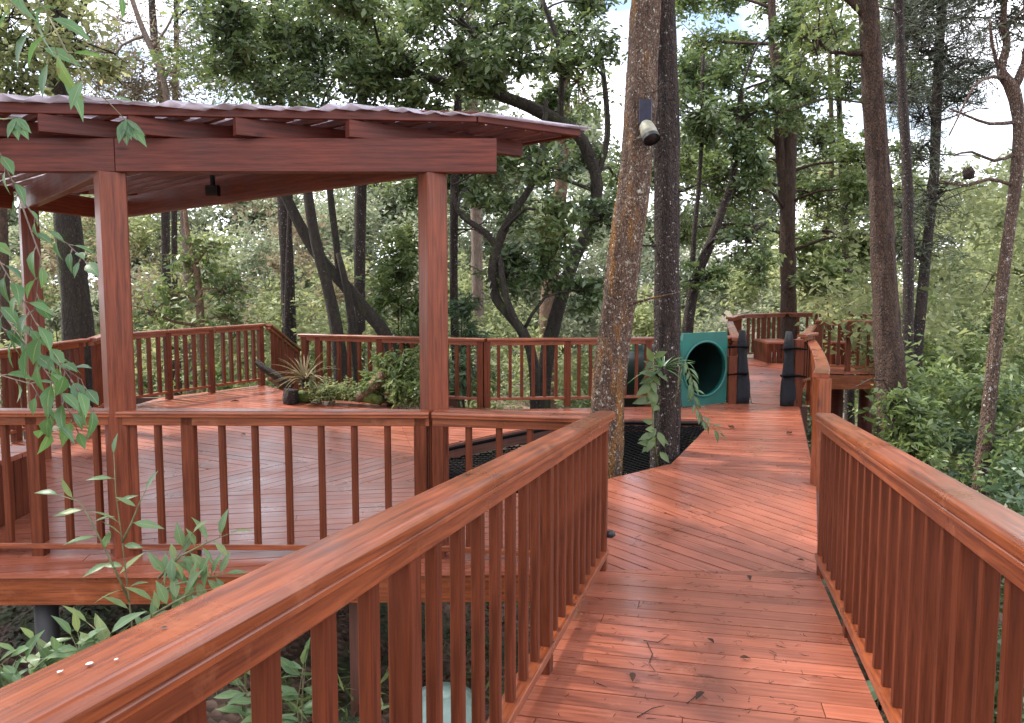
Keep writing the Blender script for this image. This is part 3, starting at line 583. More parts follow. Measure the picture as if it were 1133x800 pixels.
# ------------------------------------------------------------ pavilion
def pavilion():
    z = Vector((0, 0, 1)); zb0, zb1 = 2.64, 2.864      # beam bottom/top
    Pp1 = G(140, 612)+Vector((0, .0, 0)); Pp2 = Vector((P2.x, P2.y+.12, 0)); Pp3 = G(46, 507); Q = Vector((-4.92, 9.5, 0))
    root = empty('pavilion', Pp1, 'open wooden pavilion with a flat slatted roof on square posts, at left', 'pavilion')
    def post(p, w, a_=.6):
        b = MB(); b.beam(p, p+z*zb0, w, w, .008, side=(math.cos(a_), math.sin(a_), 0)); return b.build('roof_post', M_POST, root, Pp1)
    A_ = math.radians(40); post(Pp1, .17, A_); post(Pp2, .152, math.radians(34)); post(Pp3, .165, A_); post(Q, .165, A_)
    y0 = Pp1.y; yf = y0-.02
    # front beam in two lengths
    xs_ = Pp1.x+.07
    fb = Pp2.x+.44
    for (xa, xb) in ((-6.4, xs_-.003), (xs_+.003, fb)):
        b = MB(); b.beam((xa, yf+(xa-xs_)*.01, (zb0+zb1)/2), (xb, yf+(xb-xs_)*.01, (zb0+zb1)/2), .09, zb1-zb0, .006); b.build('front_beam', M_BEAM, root, Pp1)
    def bm(p, q, w=.08, h=zb1-zb0):
        b = MB(); c_ = (zb0+zb1)/2-.003; b.beam(Vector((p[0], p[1], c_)), Vector((q[0], q[1], c_)), w, h, .006); b.build('side_beam', M_POST, root, Pp1)
    n0 = (Q-Pp2).normalized()
    bm(Pp2+n0*.06, Q); bm(Pp1+(Pp3-Pp1).normalized()*.1, Pp3+(Pp3-Pp1).normalized()*.3); bm(Q, Pp3)
    bm(Pp3+Vector((-.1, -.1, 0)), (-6.9, 5.3, 0))
    # roof outline (front eave, right eave, back)
    zr0 = zb1+.004; zr1 = zr0+.115
    E = [D(-330, 117, 5.08), D(0, 117, 5.02), D(527, 132, 5.32), D(640, 148, 5.85)]
    E = [Vector((e_.x, e_.y, 0)) for e_ in E]
    dr = (E[3]-E[2]).normalized(); dbk = (Q-Pp2).normalized()
    E4 = E[3]+dbk*6.6; E5 = Vector((-8.6, 8.6, 0))
    poly = [xy(p) for p in (E[0], E[1], E[2], E[3], E4, E5)]
    if area(poly) < 0: poly = poly[::-1]
    ang = math.atan2(dr.y, dr.x); dx, dy = dr.x, dr.y; nx, ny = -dy, dx
    # rafters
    ends = [D(u, v, Y) for u, v, Y in ((-260, 125, 5.07), (-160, 125, 5.05), (-60, 125, 5.03), (45, 125, 5.04), (146, 125, 5.10), (265, 132, 5.17), (389, 137, 5.24))]
    for e_ in ends:
        c = nx*e_.x+ny*e_.y; w = .065
        s_ = clip(clip(poly, -nx, -ny, -(c-w/2)), nx, ny, c+w/2)
        ls = [dx*p[0]+dy*p[1] for p in s_]; l0 = min(ls)+.03; l1 = max(ls)-.55 if e_ is not ends[-1] else dx*.19+dy*5.88
        b = MB(); b.beam((dx*l0+nx*c, dy*l0+ny*c, (zr0+zr1)/2), (dx*l1+nx*c, dy*l1+ny*c, (zr0+zr1)/2), w, zr1-zr0, .004); b.build('rafter', M_BEAM, root, Pp1)
    # eave boards
    zz = zr1+.037
    for a_, c_ in ((E[0], E[1]), (E[1], E[2]), (E[2], E[3]), (E[3], E4), (E4, E5)):
        b = MB(); b.beam(a_+z*zz+(c_-a_).normalized()*.001, c_+z*zz, .045, .07, .004); b.build('eave_board', M_BEAM, root, Pp1)
    # battens parallel to the right eave
    bx_, by_ = dbk.x, dbk.y; mx_, my_ = -by_, bx_; cs = [mx_*p[0]+my_*p[1] for p in poly]; c = min(cs)+.1; b = MB(); k = 0
    while c < max(cs)-.05:
        s_ = clip(clip(poly, -mx_, -my_, -(c-.02)), mx_, my_, c+.02)
        if len(s_) > 2:
            ls = [bx_*p[0]+by_*p[1] for p in s_]; l0 = min(ls)+.08; l1 = max(ls)-.08
            if l1-l0 > .3:
                b.beam((bx_*l0+mx_*c, by_*l0+my_*c, zr1+.023), (bx_*l1+mx_*c, by_*l1+my_*c, zr1+.023), .045, .042, .003)
        c += .17
    b.build('battens', M_BATT, root, Pp1)
    # corrugated translucent sheets
    big = []
    cx = sum(p[0] for p in poly)/6; cy = sum(p[1] for p in poly)/6
    for p in poly:
        v = Vector((p[0]-cx, p[1]-cy)); v *= 1+.11/v.length; big.append((cx+v.x, cy+v.y))
    b = MB(); cs = [nx*p[0]+ny*p[1] for p in big]; c = min(cs); hw = .040; k = 0; zs = zr1+.047; sheet = 0
    wav = lambda x, y: .008*math.sin(x*3.1+y)+.006*math.sin(x*7.3-y*2)
    while c < max(cs):
        s_ = clip(clip(big, -nx, -ny, -c), nx, ny, c+hw)
        if len(s_) > 2:
            if k % 24 == 0: sheet += .0
            up_ = k % 2 == 0; c0_ = c; st_ = .016*((k//24) % 2); am = .034*((k//2*7919 % 13)/13*.6+.55); jt = .07*((k//2*104729 % 17)/17-.3); mid = sum(dx*q[0]+dy*q[1] for q in s_)/len(s_); s_ = [(q[0]-dx*jt, q[1]-dy*jt) if dx*q[0]+dy*q[1] < mid else q for q in s_]
            f = lambda x, y: zs+st_+wav(x, y)+am*((nx*x+ny*y-c0_)/hw if up_ else 1-(nx*x+ny*y-c0_)/hw)
            b.slab(s_, lambda x, y: f(x, y), lambda x, y: f(x, y)+.003, ang)
        c += hw; k += 1
    b.build('roof_sheet', M_SHEET, root, Pp1)
    # small black lamp under back beam
    lp_ = Pp2.lerp(Q, .42)+Vector((.1, -.1, 2.72)); lp_ = D(238, 214, (Pp2.lerp(Q, .48)).y)
    rt = empty('spotlight', lp_, 'small black spotlight fixed under the right beam of the pavilion roof', 'lamp')
    b = MB(); b.beam(lp_+Vector((-.055, -.05, .02)), lp_+Vector((.055, -.05, .02)), .09, .10, .02); b.build('housing', M_BLACK, rt, lp_)
    b = MB(); b.beam(lp_+Vector((0, -.05, .06)), lp_+Vector((0, -.05, .16)), .03, .06, side=(1, 0, 0)); b.build('bracket', M_BLACK, rt, lp_)
pavilion()

# ------------------------------------------------------------ slide entrance
def slide():
    c = G(775, 447); Y = 12.2; c = Vector((c.x, c.y-.15, 0)); root = empty('tunnel_slide', c, 'teal plastic panel with a round opening into a dark green tube', 'slide')
    an = math.radians(28); ax = Vector((math.cos(an), math.sin(an), 0)); n = Vector((math.sin(an), -math.cos(an), 0)); z = Vector((0, 0, 1)); hw, hh, R, th = .44, .545, .40, .05; cz = .56; K = 48
    b = MB(); vs = []; fs = []
    for s_, o_ in ((0, n*th/2), (1, -n*th/2)):
        for k in range(K):
            t = 2*math.pi*k/K; cx, sz = math.cos(t), math.sin(t); m_ = 1/max(abs(cx)/hw, abs(sz)/hh)
            vs.append(c+z*cz+ax*cx*R+z*sz*R+o_); vs.append(c+z*cz+ax*cx*m_+z*sz*m_+o_)
    for k in range(K):
        j = (k+1) % K; f0 = 2*k; f1 = 2*j; q = 2*K
        fs += [(f0, f0+1, f1+1, f1), (q+f0, q+f1, q+f1+1, q+f0+1), (f0, f1, q+f1, q+f0), (f0+1, q+f0+1, q+f1+1, f1+1)]
    b.add(vs, fs); panel_ = b.build('entrance_panel', M_TEAL, root, c)
    b = MB(); K2 = 40; pts = [c+z*cz+(ax*math.cos(2*math.pi*k/K2)+z*math.sin(2*math.pi*k/K2))*(R+.012)+n*.03 for k in range(K2+1)]
    b.tube(pts, [.02]*len(pts), 8, cap=False); b.build('opening_rim', M_TEAL, panel_, c)
    # tube going back and bending down to the left
    b = MB(); pts = [c+z*cz-n*.03, c+z*cz-n*.6, c+z*(cz-.1)-n*1.2, c+z*(cz-.35)-n*1.8+ax*.1, c+z*(cz-.8)-n*2.3+ax*.3, c+z*(cz-1.4)-n*2.6+ax*.6, c+z*(cz-2.1)-n*2.7+ax*1.0]
    b.tube(pts, [R+.02]*7, 28, 0, cap=False)
    b.tube(pts, [R-.005]*7, 28, 0, cap=False)
    b.build('tube', M_TUBE, root, c)
slide()
# green notice
sg = D(711, 387, 12.55)
rt = empty('notice_board', sg, 'small green notice with white lines of print on the back railing', 'sign')
b = MB(); b.beam(sg+Vector((-.17, 0, 0)), sg+Vector((.2, 0, 0)), .02, .30, .003); b.build('board', M_SIGN, rt, sg)
b = MB()
for i, w in enumerate((.26, .22, .27, .18)): b.beam(sg+Vector((-w/2, -.012, .09-i*.045)), sg+Vector((w/2, -.012, .09-i*.045)), .003, .016, .0005)
b.build('print_lines', M_WHITE, rt, sg)

# ------------------------------------------------------------ foliage
def leafmesh(name, C, size, mt, parent, base, aspect=.42, up=.35, bunch=1, dirs=None, seed=1):
    """C: Nx3 leaf positions (world). One bent quad pair per leaf."""
    r = np.random.default_rng(seed); n = len(C)
    if n == 0: return None
    d = r.normal(size=(n, 3)) if dirs is None else dirs+r.normal(size=(n, 3))*.45
    d[:, 2] = d[:, 2]*.55-.18; d /= np.linalg.norm(d, axis=1)[:, None]
    nn = r.normal(size=(n, 3)); nn[:, 2] += up*3; nn -= d*np.sum(nn*d, axis=1)[:, None]; nn /= np.linalg.norm(nn, axis=1)[:, None]
    sdv = np.cross(d, nn); ln = size*r.uniform(.45, 1.45, n)[:, None]; w = ln*aspect*r.uniform(.8, 1.2, n)[:, None]
    C = np.asarray(C)-np.asarray(base)[None, :]
    v0 = C; v1 = C+d*ln*.45-sdv*w*.5+nn*w*.12; v2 = C+d*ln-nn*ln*.15; v3 = C+d*ln*.45+sdv*w*.5+nn*w*.12
    V = np.stack([v0, v1, v2, v3], 1).reshape(-1, 3).astype(np.float32)
    me = bpy.data.meshes.new(name); me.vertices.add(4*n); me.vertices.foreach_set('co', V.ravel())
    I = np.arange(4*n, dtype=np.int32); me.loops.add(4*n); me.loops.foreach_set('vertex_index', I)
    me.polygons.add(n); me.polygons.foreach_set('loop_start', np.arange(0, 4*n, 4, dtype=np.int32)); me.polygons.foreach_set('loop_total', np.full(n, 4, dtype=np.int32))
    me.materials.append(mt); me.update(calc_edges=True); me.validate()
    o = bpy.data.objects.new(name, me); COL.objects.link(o)
    if parent is not None: o.parent = parent
    else: o.location = base
    return o
def blob_pts(c, R, n, seed, flat=.75, twigs=14):
    """leaves gathered along twigs that radiate in a blob: gaps between"""
    r = np.random.default_rng(seed); k = max(4, twigs); dirs = r.normal(size=(k, 3)); dirs /= np.linalg.norm(dirs, axis=1)[:, None]; dirs *= r.uniform(.45, 1.05, k)[:, None]
    st = r.normal(size=(k, 3))*.22
    w = r.integers(0, k, n); t = r.uniform(.15, 1, n)**.8
    p = (st[w]*(1-t[:, None])+dirs[w]*t[:, None])*R+r.normal(size=(n, 3))*R*.10
    p[:, 2] *= flat; return p+np.asarray(c)[None, :], [(np.asarray(c)+st[i]*R*np.array([1, 1, flat]), np.asarray(c)+dirs[i]*R*np.array([1, 1, flat])) for i in range(k)]
def tree(name, label, paths, blobs, bk, lf, leaf=.11, aspect=.42, group='forest trees around the decks', seed=0, n_per=900, stubs=0, up=.35, twig_r=.008):
    """paths: list of [(u,v,Y,width_px)], first is the trunk; blobs: (u,v,Y,R,density)"""
    P = []
    for pth in paths:
        pts = [D(u, v, Y) for u, v, Y, w in pth]; rad = [w*.9*Y/F/2 for u, v, Y, w in pth]; P.append((pts, rad))
    t0 = P[0][0][0]; zb = gz(t0.x, t0.y)
    if t0.z > zb: P[0][0].insert(0, Vector((t0.x, t0.y, zb-.3))); P[0][1].insert(0, P[0][1][0]*1.25)
    base = Vector((P[0][0][0].x, P[0][0][0].y, zb)); root = empty(name, base, label, 'tree', group)
    near = base.y < 11.5
    def smooth(pts, rad, st=.25):
        if len(pts) < 3: return pts, rad
        o_, r_ = [], []
        for i in range(len(pts)-1):
            a0 = pts[max(i-1, 0)]; a1 = pts[i]; a2 = pts[i+1]; a3 = pts[min(i+2, len(pts)-1)]; L_ = (a2-a1).length; ns = max(2, min(40, int(L_/st)))
            for k in range(ns):
                t = k/ns; o_.append(.5*((2*a1)+(-a0+a2)*t+(2*a0-5*a1+4*a2-a3)*t*t+(-a0+3*a1-3*a2+a3)*t**3)); r_.append(rad[i]*(1-t)+rad[i+1]*t)
        o_.append(pts[-1]); r_.append(rad[-1]); return o_, r_
    b = MB(); p, r = smooth(*P[0], .045 if near else .14); b.tube(p, r, 40 if near else 18, .03, seed=seed, rough=.13 if near else .10); 
    trunkpts = p; allp = list(zip(p, r))
    tr = b.build('trunk', bk, root, base)
    for i, (pp, rr) in enumerate(P[1:]):
        p, r = smooth(pp, rr); b = MB(); b.tube(p, r, 10, .06, seed=seed+i+1); b.build('limb', bk, root, base); allp += list(zip(p, r))
    rn_ = random.Random(seed*13+5); Cs = []; tw = MB()
    for bi, bl in enumerate(blobs):
        if bl[0] == 'w': _, x_, y_, z_, R, dens = bl; c = Vector((x_, y_, z_))
        else: u, v, Y, R, dens = bl; c = D(u, v, Y)
        pts, tws = blob_pts(c, R, int(n_per*dens), seed*97+bi, .8, int(10+8*R)); Cs.append(pts)
        # limb from nearest lower wood point to blob
        cand = sorted(allp, key=lambda q: (q[0]-c).length+max(0, q[0].z-c.z+.2)*1.5)[0]
        a_ = cand[0]; mid = a_.lerp(c, .5)+Vector((rn_.uniform(-.2, .2), rn_.uniform(-.2, .2), rn_.uniform(-.1, .3))); r0 = min(cand[1]*.6, .02+.03*R); 
        pl, rl = smooth([a_, mid, c], [r0, r0*.7, r0*.4]); tw.tube(pl, rl, 6, .05, seed=bi)
        for (s_, e_) in tws: s_ = Vector(s_); e_ = Vector(e_); md = s_.lerp(e_, .5)+Vector((rn_.uniform(-.1, .1)*R, rn_.uniform(-.1, .1)*R, .06*R)); tw.tube([c, s_, md, e_], [r0*.35, twig_r*1.4, twig_r, twig_r*.4], 4, 0, cap=False)
        for k in range(3): allp.append((pl[-1], rl[-1]))
    for k in range(stubs):
        q = rn_.choice(trunkpts); a_ = rn_.uniform(0, 6.28); Ln = rn_.uniform(.5, 1.6); d = Vector((math.cos(a_), math.sin(a_)*.5, rn_.uniform(-.15, .3)))
        m1 = q+d*Ln*.5+Vector((0, 0, rn_.uniform(-.1, .1))); tw.tube([q, m1, q+d*Ln+Vector((0, 0, rn_.uniform(-.2, .2)))], [.018, .011, .004], 5, 0, cap=False)
        tw.tube([m1, m1+Vector((rn_.uniform(-.3, .3), rn_.uniform(-.3, .3), rn_.uniform(-.1, .3)))], [.008, .003], 4, 0, cap=False)
    if tw.v: tw.build('branches', bk, root, base)
    if Cs: leafmesh('crown', np.concatenate(Cs), leaf, lf, root, base, aspect, up, seed=seed+3)
    return root
def grid_blobs(u0, v0, u1, v1, Y0, Y1, step, R, dens, drop=.2, seed=0):
    r = random.Random(seed); out = []; v = v0; clear = lambda a_, b_: 848 < a_ < 896 and b_ > 190
    while v <= v1:
        u = u0+r.uniform(0, step*.5)
        while u <= u1:
            if r.random() > drop and not clear(u, v): out.append((u+r.uniform(-.3, .3)*step, v+r.uniform(-.3, .3)*step, r.uniform(Y0, Y1), R*r.uniform(.75, 1.25), dens*r.uniform(.7, 1.2)))
            u += step
        v += step*.8
    return out
def shade_blobs(x0, x1, y0, y1, z0, z1, n, R, seed):  # unseen crown blobs added overhead to keep sun and sky off the decks
    r = random.Random(seed); return [('w', r.uniform(x0, x1), r.uniform(y0, y1), r.uniform(z0, z1), R*r.uniform(.8, 1.2), 1.0) for _ in range(n)]
# 1 the leaning trunk with the camera-like lamp
T1 = tree('leaning_tree', 'big leaning trunk with orange moss and white lichen, rising through the net', [[(662, 640, 8.1, 50), (668, 520, 8.1, 45), (672, 450, 8.1, 43), (676, 400, 8.1, 42), (684, 340, 8.1, 40), (693, 270, 8.1, 39), (703, 200, 8.1, 38), (708, 120, 8.1, 37), (713, 40, 8.1, 37), (716, -60, 8.1, 35), (722, -500, 8.1, 26)]],
     [(700, -300, 8.5, 1.6, 1), (820, -380, 8.5, 1.6, 1), (600, -420, 8.0, 1.5, 1)]+shade_blobs(-5, 2, 1, 11, 8.2, 10.5, 16, 1.5, 91), B_MAIN, LF_DARK, .12, seed=1, stubs=2)  # last blobs: canopy added out of view for its shade
T2 = tree('straight_tree', 'straight dark trunk with white spots, right of the leaning trunk and through the net', [[(733, 640, 8.4, 38), (735, 512, 8.4, 36), (737, 450, 8.4, 33), (738, 380, 8.4, 31), (738, 300, 8.4, 30), (738, 200, 8.4, 30), (737, 120, 8.4, 29), (735, 40, 8.4, 27), (733, -50, 8.4, 26), (728, -450, 8.4, 18)]],
     [(740, -350, 9, 1.5, 1), (840, -250, 9, 1.2, 1)], B_DARK, LF_DARK, .12, seed=2, stubs=8)
tree('platform_tree', 'grey brown trunk rising through the far platform behind the bridge, forked higher up', [[(872, 480, 19.0, 24), (872, 400, 19.0, 22), (872, 320, 19.0, 19), (871, 240, 19.0, 18), (874, 170, 19, 15), (880, 90, 19, 13), (884, 20, 19, 12), (890, -120, 19, 10)], [(869, 240, 19, 12), (862, 150, 19, 12), (857, 60, 19, 11), (850, -60, 19, 8)]],
     grid_blobs(755, 0, 955, 330, 16, 22, 46, .95, .85, .36, 3), B_BROWN, LF_MID, .15, seed=3, n_per=1150, stubs=6)
tree('big_dark_tree', 'thick dark trunk behind the right railing, at the corner of the far platform', [[(996, 640, 10.5, 42), (990, 505, 10.5, 37), (984, 400, 10.5, 32), (978, 300, 10.5, 28), (973, 200, 10.5, 25), (966, 100, 10.5, 24), (961, 0, 10.5, 22), (952, -180, 10.5, 18)], [(961, 20, 10.5, 12), (935, -5, 10.5, 9), (905, -20, 10.5, 6)]],
     [(905, 40, 10.5, .7, .5), (930, -60, 10.5, 1.2, 1), (1010, -80, 10.5, 1.2, .8)], B_BROWN, LF_MID, .11, seed=4, stubs=10)
tree('slim_dark_tree', 'slim dark trunk just right of the thick one', [[(1006, 560, 13, 13), (1005, 400, 13, 13), (1005, 300, 13, 12), (1004, 200, 13, 12), (998, 100, 13, 11), (994, 0, 13, 10), (990, -160, 13, 10)]],
     [(975, -30, 13, 1.0, .7), (1030, -50, 13, 1.0, .7)], B_DARK, LF_PINE, .16, .1, seed=5, stubs=12, up=0)
tree('tall_pine', 'slim pine leaning right with sparse needles, second from the thick dark trunk', [[(1008, 560, 14.5, 13), (1013, 420, 14.5, 13), (1020, 330, 14.5, 12), (1033, 200, 14.5, 11), (1037, 100, 14.5, 11), (1042, 0, 14.5, 10), (1046, -160, 14.5, 9)]],
     [(1040, 60, 14.5, 1.0, .5), (1065, 20, 14.5, 1.1, .55), (1010, 40, 14.5, .9, .4), (1085, 80, 14.5, .8, .35), (1020, 130, 14.5, .8, .35), (1035, 215, 14.5, 1.0, .4), (1000, 230, 14.5, .8, .4), (1010, 275, 14.5, .9, .5), (1060, 110, 14.5, 1.0, .5), (1025, 10, 14.5, 1.1, .6), (1075, -10, 14.5, 1.1, .6), (1000, 100, 14.5, .8, .4), (1015, 170, 14.5, .8, .4)]+grid_blobs(985, 0, 1105, 140, 14, 17, 38, .75, .4, .25, 61), B_DARK, LF_PINE, .18, .07, seed=6, n_per=1900, stubs=14, up=0)
tree('bare_branched_tree', 'lichen spotted trunk at the right edge, leaning right, with bare forked branches', [[(1078, 640, 9.5, 21), (1086, 530, 9.5, 18), (1094, 450, 9.5, 15), (1105, 350, 9.5, 14), (1116, 260, 9.5, 13), (1124, 200, 9.5, 13), (1127, 140, 9.5, 12), (1121, 100, 9.5, 15), (1108, 78, 9.5, 10), (1114, 50, 9.5, 8), (1110, 20, 9.5, 7), (1115, -30, 9.5, 6)],
     [(1120, 100, 9.5, 12), (1134, 70, 9.5, 9), (1138, 20, 9.5, 7), (1128, -40, 9.5, 6)], [(1124, 135, 9.5, 5), (1095, 137, 9.4, 4), (1070, 128, 9.3, 3), (1050, 120, 9.3, 2)], [(1124, 170, 9.5, 5), (1100, 178, 9.4, 4), (1075, 168, 9.3, 3), (1055, 172, 9.2, 2)],
     [(1120, 205, 9.5, 5), (1095, 198, 9.4, 4), (1070, 205, 9.3, 4), (1040, 200, 9.2, 2)], [(1118, 88, 9.5, 5), (1098, 85, 9.4, 4), (1078, 95, 9.3, 3), (1060, 130, 9.2, 2), (1050, 150, 9.2, 1.5)], [(1105, 76, 9.5, 5), (1098, 50, 9.5, 4), (1095, 20, 9.5, 3)]],
     [(1090, -20, 9.5, .8, .6), (1120, 25, 9.5, .6, .35)], B_SPOT, LF_PINE, .1, .25, seed=7, stubs=3)
tree('dark_rough_tree', 'thick rough dark trunk behind the left roof post, rising past the roof', [[(88, 430, 12, 40), (85, 350, 12, 34), (78, 280, 12, 30), (72, 200, 12, 28), (66, 100, 12, 26), (62, 50, 12, 24), (66, 0, 12, 20), (75, -100, 12, 16)], [(62, 70, 12, 14), (40, 30, 12, 12), (20, -10, 12, 9)], [(64, 50, 12, 12), (90, 10, 12, 9), (110, -40, 12, 7)], [(62, 95, 12, 8), (30, 85, 12, 6), (5, 60, 12, 4)]],
     [(35, 60, 11, .8, .7), (90, 55, 11, .7, .6), (10, 20, 11, .9, .8), (60, 5, 11, .9, .8), (120, 75, 11.5, .5, .35), (15, 100, 11, .6, .5)]+shade_blobs(-13, -3, 2, 14, 8.0, 10.5, 22, 1.6, 92)+shade_blobs(-8.5, -3, 2, 8, 7.8, 9.5, 10, 1.5, 95), B_MOSS, LF_LIT, .14, seed=8, n_per=600)  # both overhead groups: foliage added above the frame to shade deck and ramp
tree('slim_straight_tree', 'slim dark pole-like trunk behind the back corner of the pavilion deck', [[(316, 440, 16.5, 7), (318, 330, 16.5, 7), (320, 255, 16.5, 6), (322, 180, 16.5, 6), (324, 60, 16.5, 5)]], [(330, 60, 16.5, 1.3, .8), (290, 30, 16.5, 1.2, .8)], B_DARK, LF_DARK, .14, seed=9)
tree('mossy_leaning_tree', 'mossy trunk leaning far over to the left, behind the middle back railing', [[(440, 430, 14.5, 18), (428, 375, 14.5, 17), (402, 340, 14.5, 16), (378, 312, 14.5, 15), (354, 285, 14.5, 14), (335, 255, 14.5, 13), (320, 225, 14.5, 12), (300, 180, 14.5, 12), (290, 120, 14.5, 9)], [(376, 312, 14.5, 10), (372, 270, 14.5, 9), (366, 220, 14.5, 8), (355, 120, 14.5, 6)]],
     grid_blobs(250, 5, 420, 115, 13, 17, 44, .8, .75, .34, 9), B_MOSS, LF_DARK, .14, seed=10, n_per=900)
tree('mossy_upright_tree', 'dark mossy trunk with hanging roots, left of the leaning one', [[(378, 430, 14, 18), (373, 370, 14, 16), (363, 320, 14, 14), (350, 270, 14, 13), (342, 225, 14, 11), (335, 150, 14, 9)], [(398, 430, 14.2, 14), (392, 380, 14.2, 12), (384, 320, 14.2, 9), (374, 280, 14.2, 6)]],
     [(340, 130, 14, 1.0, .8), (300, 100, 14, .9, .7)], B_MOSS, LF_DARK, .13, seed=11)
tree('grey_straight_tree', 'straight grey trunk seen just under the roof beam, left of the right roof post', [[(398, 420, 20, 13), (398, 300, 20, 14), (399, 215, 20, 14), (401, 100, 20, 12), (404, 0, 20, 10)]], [(400, 40, 20, 1.8, 1), (430, 180, 20, 1.3, .6)]+grid_blobs(235, 0, 560, 110, 19, 24, 70, 1.6, .8, .3, 77), B_DARK, LF_MID, .17, seed=12, stubs=6)
tree('crooked_tree', 'small crooked tree with twisting dark stems, right of the right roof post', [[(592, 430, 13.5, 13), (584, 378, 13.5, 12), (566, 352, 13.5, 12), (549, 330, 13.5, 12), (545, 300, 13.5, 12), (552, 268, 13.5, 11), (566, 238, 13.5, 9), (588, 205, 13.5, 8), (600, 165, 13.5, 7), (604, 110, 13.5, 6)], [(550, 275, 13.5, 8), (538, 258, 13.5, 8), (520, 246, 13.5, 7), (506, 232, 13.5, 6), (500, 205, 13.5, 5)], [(553, 285, 13.5, 7), (560, 330, 13.3, 8), (580, 375, 13.3, 9)]],
     grid_blobs(520, 175, 665, 320, 12.5, 16, 42, .62, .75, .36, 12), B_MOSS, LF_DARK, .14, seed=13, n_per=800)
tree('mossy_forked_tree', 'dark mossy forked tree with a thick limb reaching left above the pavilion roof', [[(600, 440, 15, 20), (606, 390, 15, 18), (618, 340, 15, 17), (634, 290, 15, 15), (652, 250, 15, 14), (660, 200, 15, 14), (640, 150, 15, 14), (600, 125, 15, 15), (560, 108, 15, 14), (510, 95, 15, 12), (450, 82, 15, 9), (400, 90, 15, 5)], [(655, 210, 15, 8), (672, 150, 15, 7), (665, 60, 15, 6)], [(560, 108, 15, 8), (540, 60, 15, 7), (500, 10, 15, 5)], [(620, 135, 15, 8), (620, 60, 15, 7), (600, 0, 15, 5)]],
     grid_blobs(400, 0, 690, 210, 13.0, 18, 42, .75, .8, .30, 13), B_MOSS, LF_DARK, .15, seed=14, n_per=850)
tree('tan_tree', 'tan trunk standing behind the mossy forked tree', [[(604, 420, 21, 24), (607, 340, 21, 22), (612, 280, 21, 19), (620, 210, 21, 16), (626, 80, 21, 12)]], [(640, 90, 21, 2, 1), (590, 40, 21, 1.8, 1)], B_TAN, LF_MID, .18, seed=15)
tree('pink_barked_pine', 'straight pinkish pine trunk far behind, right of the right roof post', [[(530, 400, 26, 13), (528, 300, 26, 14), (526, 200, 26, 13), (522, 60, 26, 10), (520, -60, 26, 8)]], [(520, 20, 26, 2.5, .8), (540, 90, 26, 2, .6)], B_PALE, LF_PINE, .3, .1, seed=16, up=0, n_per=1500)
tree('thin_dark_tree', 'thin dark trunk rising beside the right roof post and above the roof', [[(504, 400, 16, 10), (502, 300, 16, 10), (503, 200, 16, 10), (507, 100, 16, 9), (510, 0, 16, 8), (512, -80, 16, 6)]], [(480, 20, 16, 1.2, .7), (460, 60, 16, 1.0, .7)], B_DARK, LF_DARK, .14, seed=17, stubs=5)
tree('thin_twin_pine', 'thin dark pine above the pavilion roof, left one of a close pair', [[(184, 300, 24, 10), (180, 105, 24, 10), (172, 50, 24, 9), (168, 0, 24, 8), (165, -80, 24, 6)]], [(160, -30, 24, 2, .5)], B_DARK, LF_PINE, .28, .1, seed=18, up=0, stubs=8)
tree('thin_twin_pine', 'thin dark pine above the pavilion roof, right one of a close pair', [[(193, 300, 25, 7), (194, 105, 25, 7), (195, 50, 25, 6), (194, -80, 25, 5)]], [(225, 10, 25, 1.5, .45), (200, -30, 25, 1.6, .5)], B_DARK, LF_PINE, .28, .1, seed=19, up=0, stubs=8)
tree('pale_leaning_tree', 'pale thin trunk leaning left above the pavilion roof, with bare twigs', [[(205, 260, 20, 9), (184, 105, 20, 7), (172, 65, 20, 7), (155, 25, 20, 6), (140, -20, 20, 5)], [(168, 55, 20, 4), (185, 30, 20, 3), (200, 0, 20, 2)], [(160, 40, 20, 4), (135, 50, 20, 3), (120, 75, 20, 2)]],
     [(110, 95, 21, 1.6, .7), (150, 85, 21, 1.5, .8), (215, 70, 22, 1.4, .5), (125, 50, 21, 1.3, .5), (100, 60, 22, 1.5, .7), (80, 100, 22, 1.5, .8), (180, 95, 22, 1.6, .8), (240, 95, 22, 1.4, .7), (140, 20, 22, 1.4, .35), (200, 40, 22, 1.2, .3), (150, 110, 22, 1.6, 1.0)], B_PALE, LF_DRY, .15, .3, seed=20, stubs=16)
tree('bushy_young_tree', 'slim reddish young tree with bright leaf clumps, seen through the pavilion', [[(224, 440, 17, 9), (222, 360, 17, 9), (218, 300, 17, 8), (208, 260, 17, 6), (204, 220, 17, 4)]],
     [(215, 300, 17, .8, .6), (245, 320, 17, .8, .6), (190, 330, 17, .7, .5), (230, 275, 17, .7, .6), (170, 345, 16.5, .8, .6), (250, 350, 16.5, .7, .5)], B_TAN, LF_MID, .17, seed=21, n_per=420)
tree('dark_vine_tree', 'dark trunk hung with vines above the pavilion roof, near the top left centre', [[(318, 300, 17, 16), (308, 110, 17, 15), (303, 50, 17, 14), (302, 0, 17, 13), (300, -80, 17, 10)], [(306, 60, 17, 8), (275, 30, 17, 6), (258, -10, 17, 4)]], [(262, 40, 17, 1.0, .7), (300, 30, 16, 1.2, .9), (350, 20, 16, 1.2, .9), (270, 80, 16.5, .9, .8), (340, 75, 16, 1.0, .9)], B_DARK, LF_DARK, .15, seed=22, stubs=4)
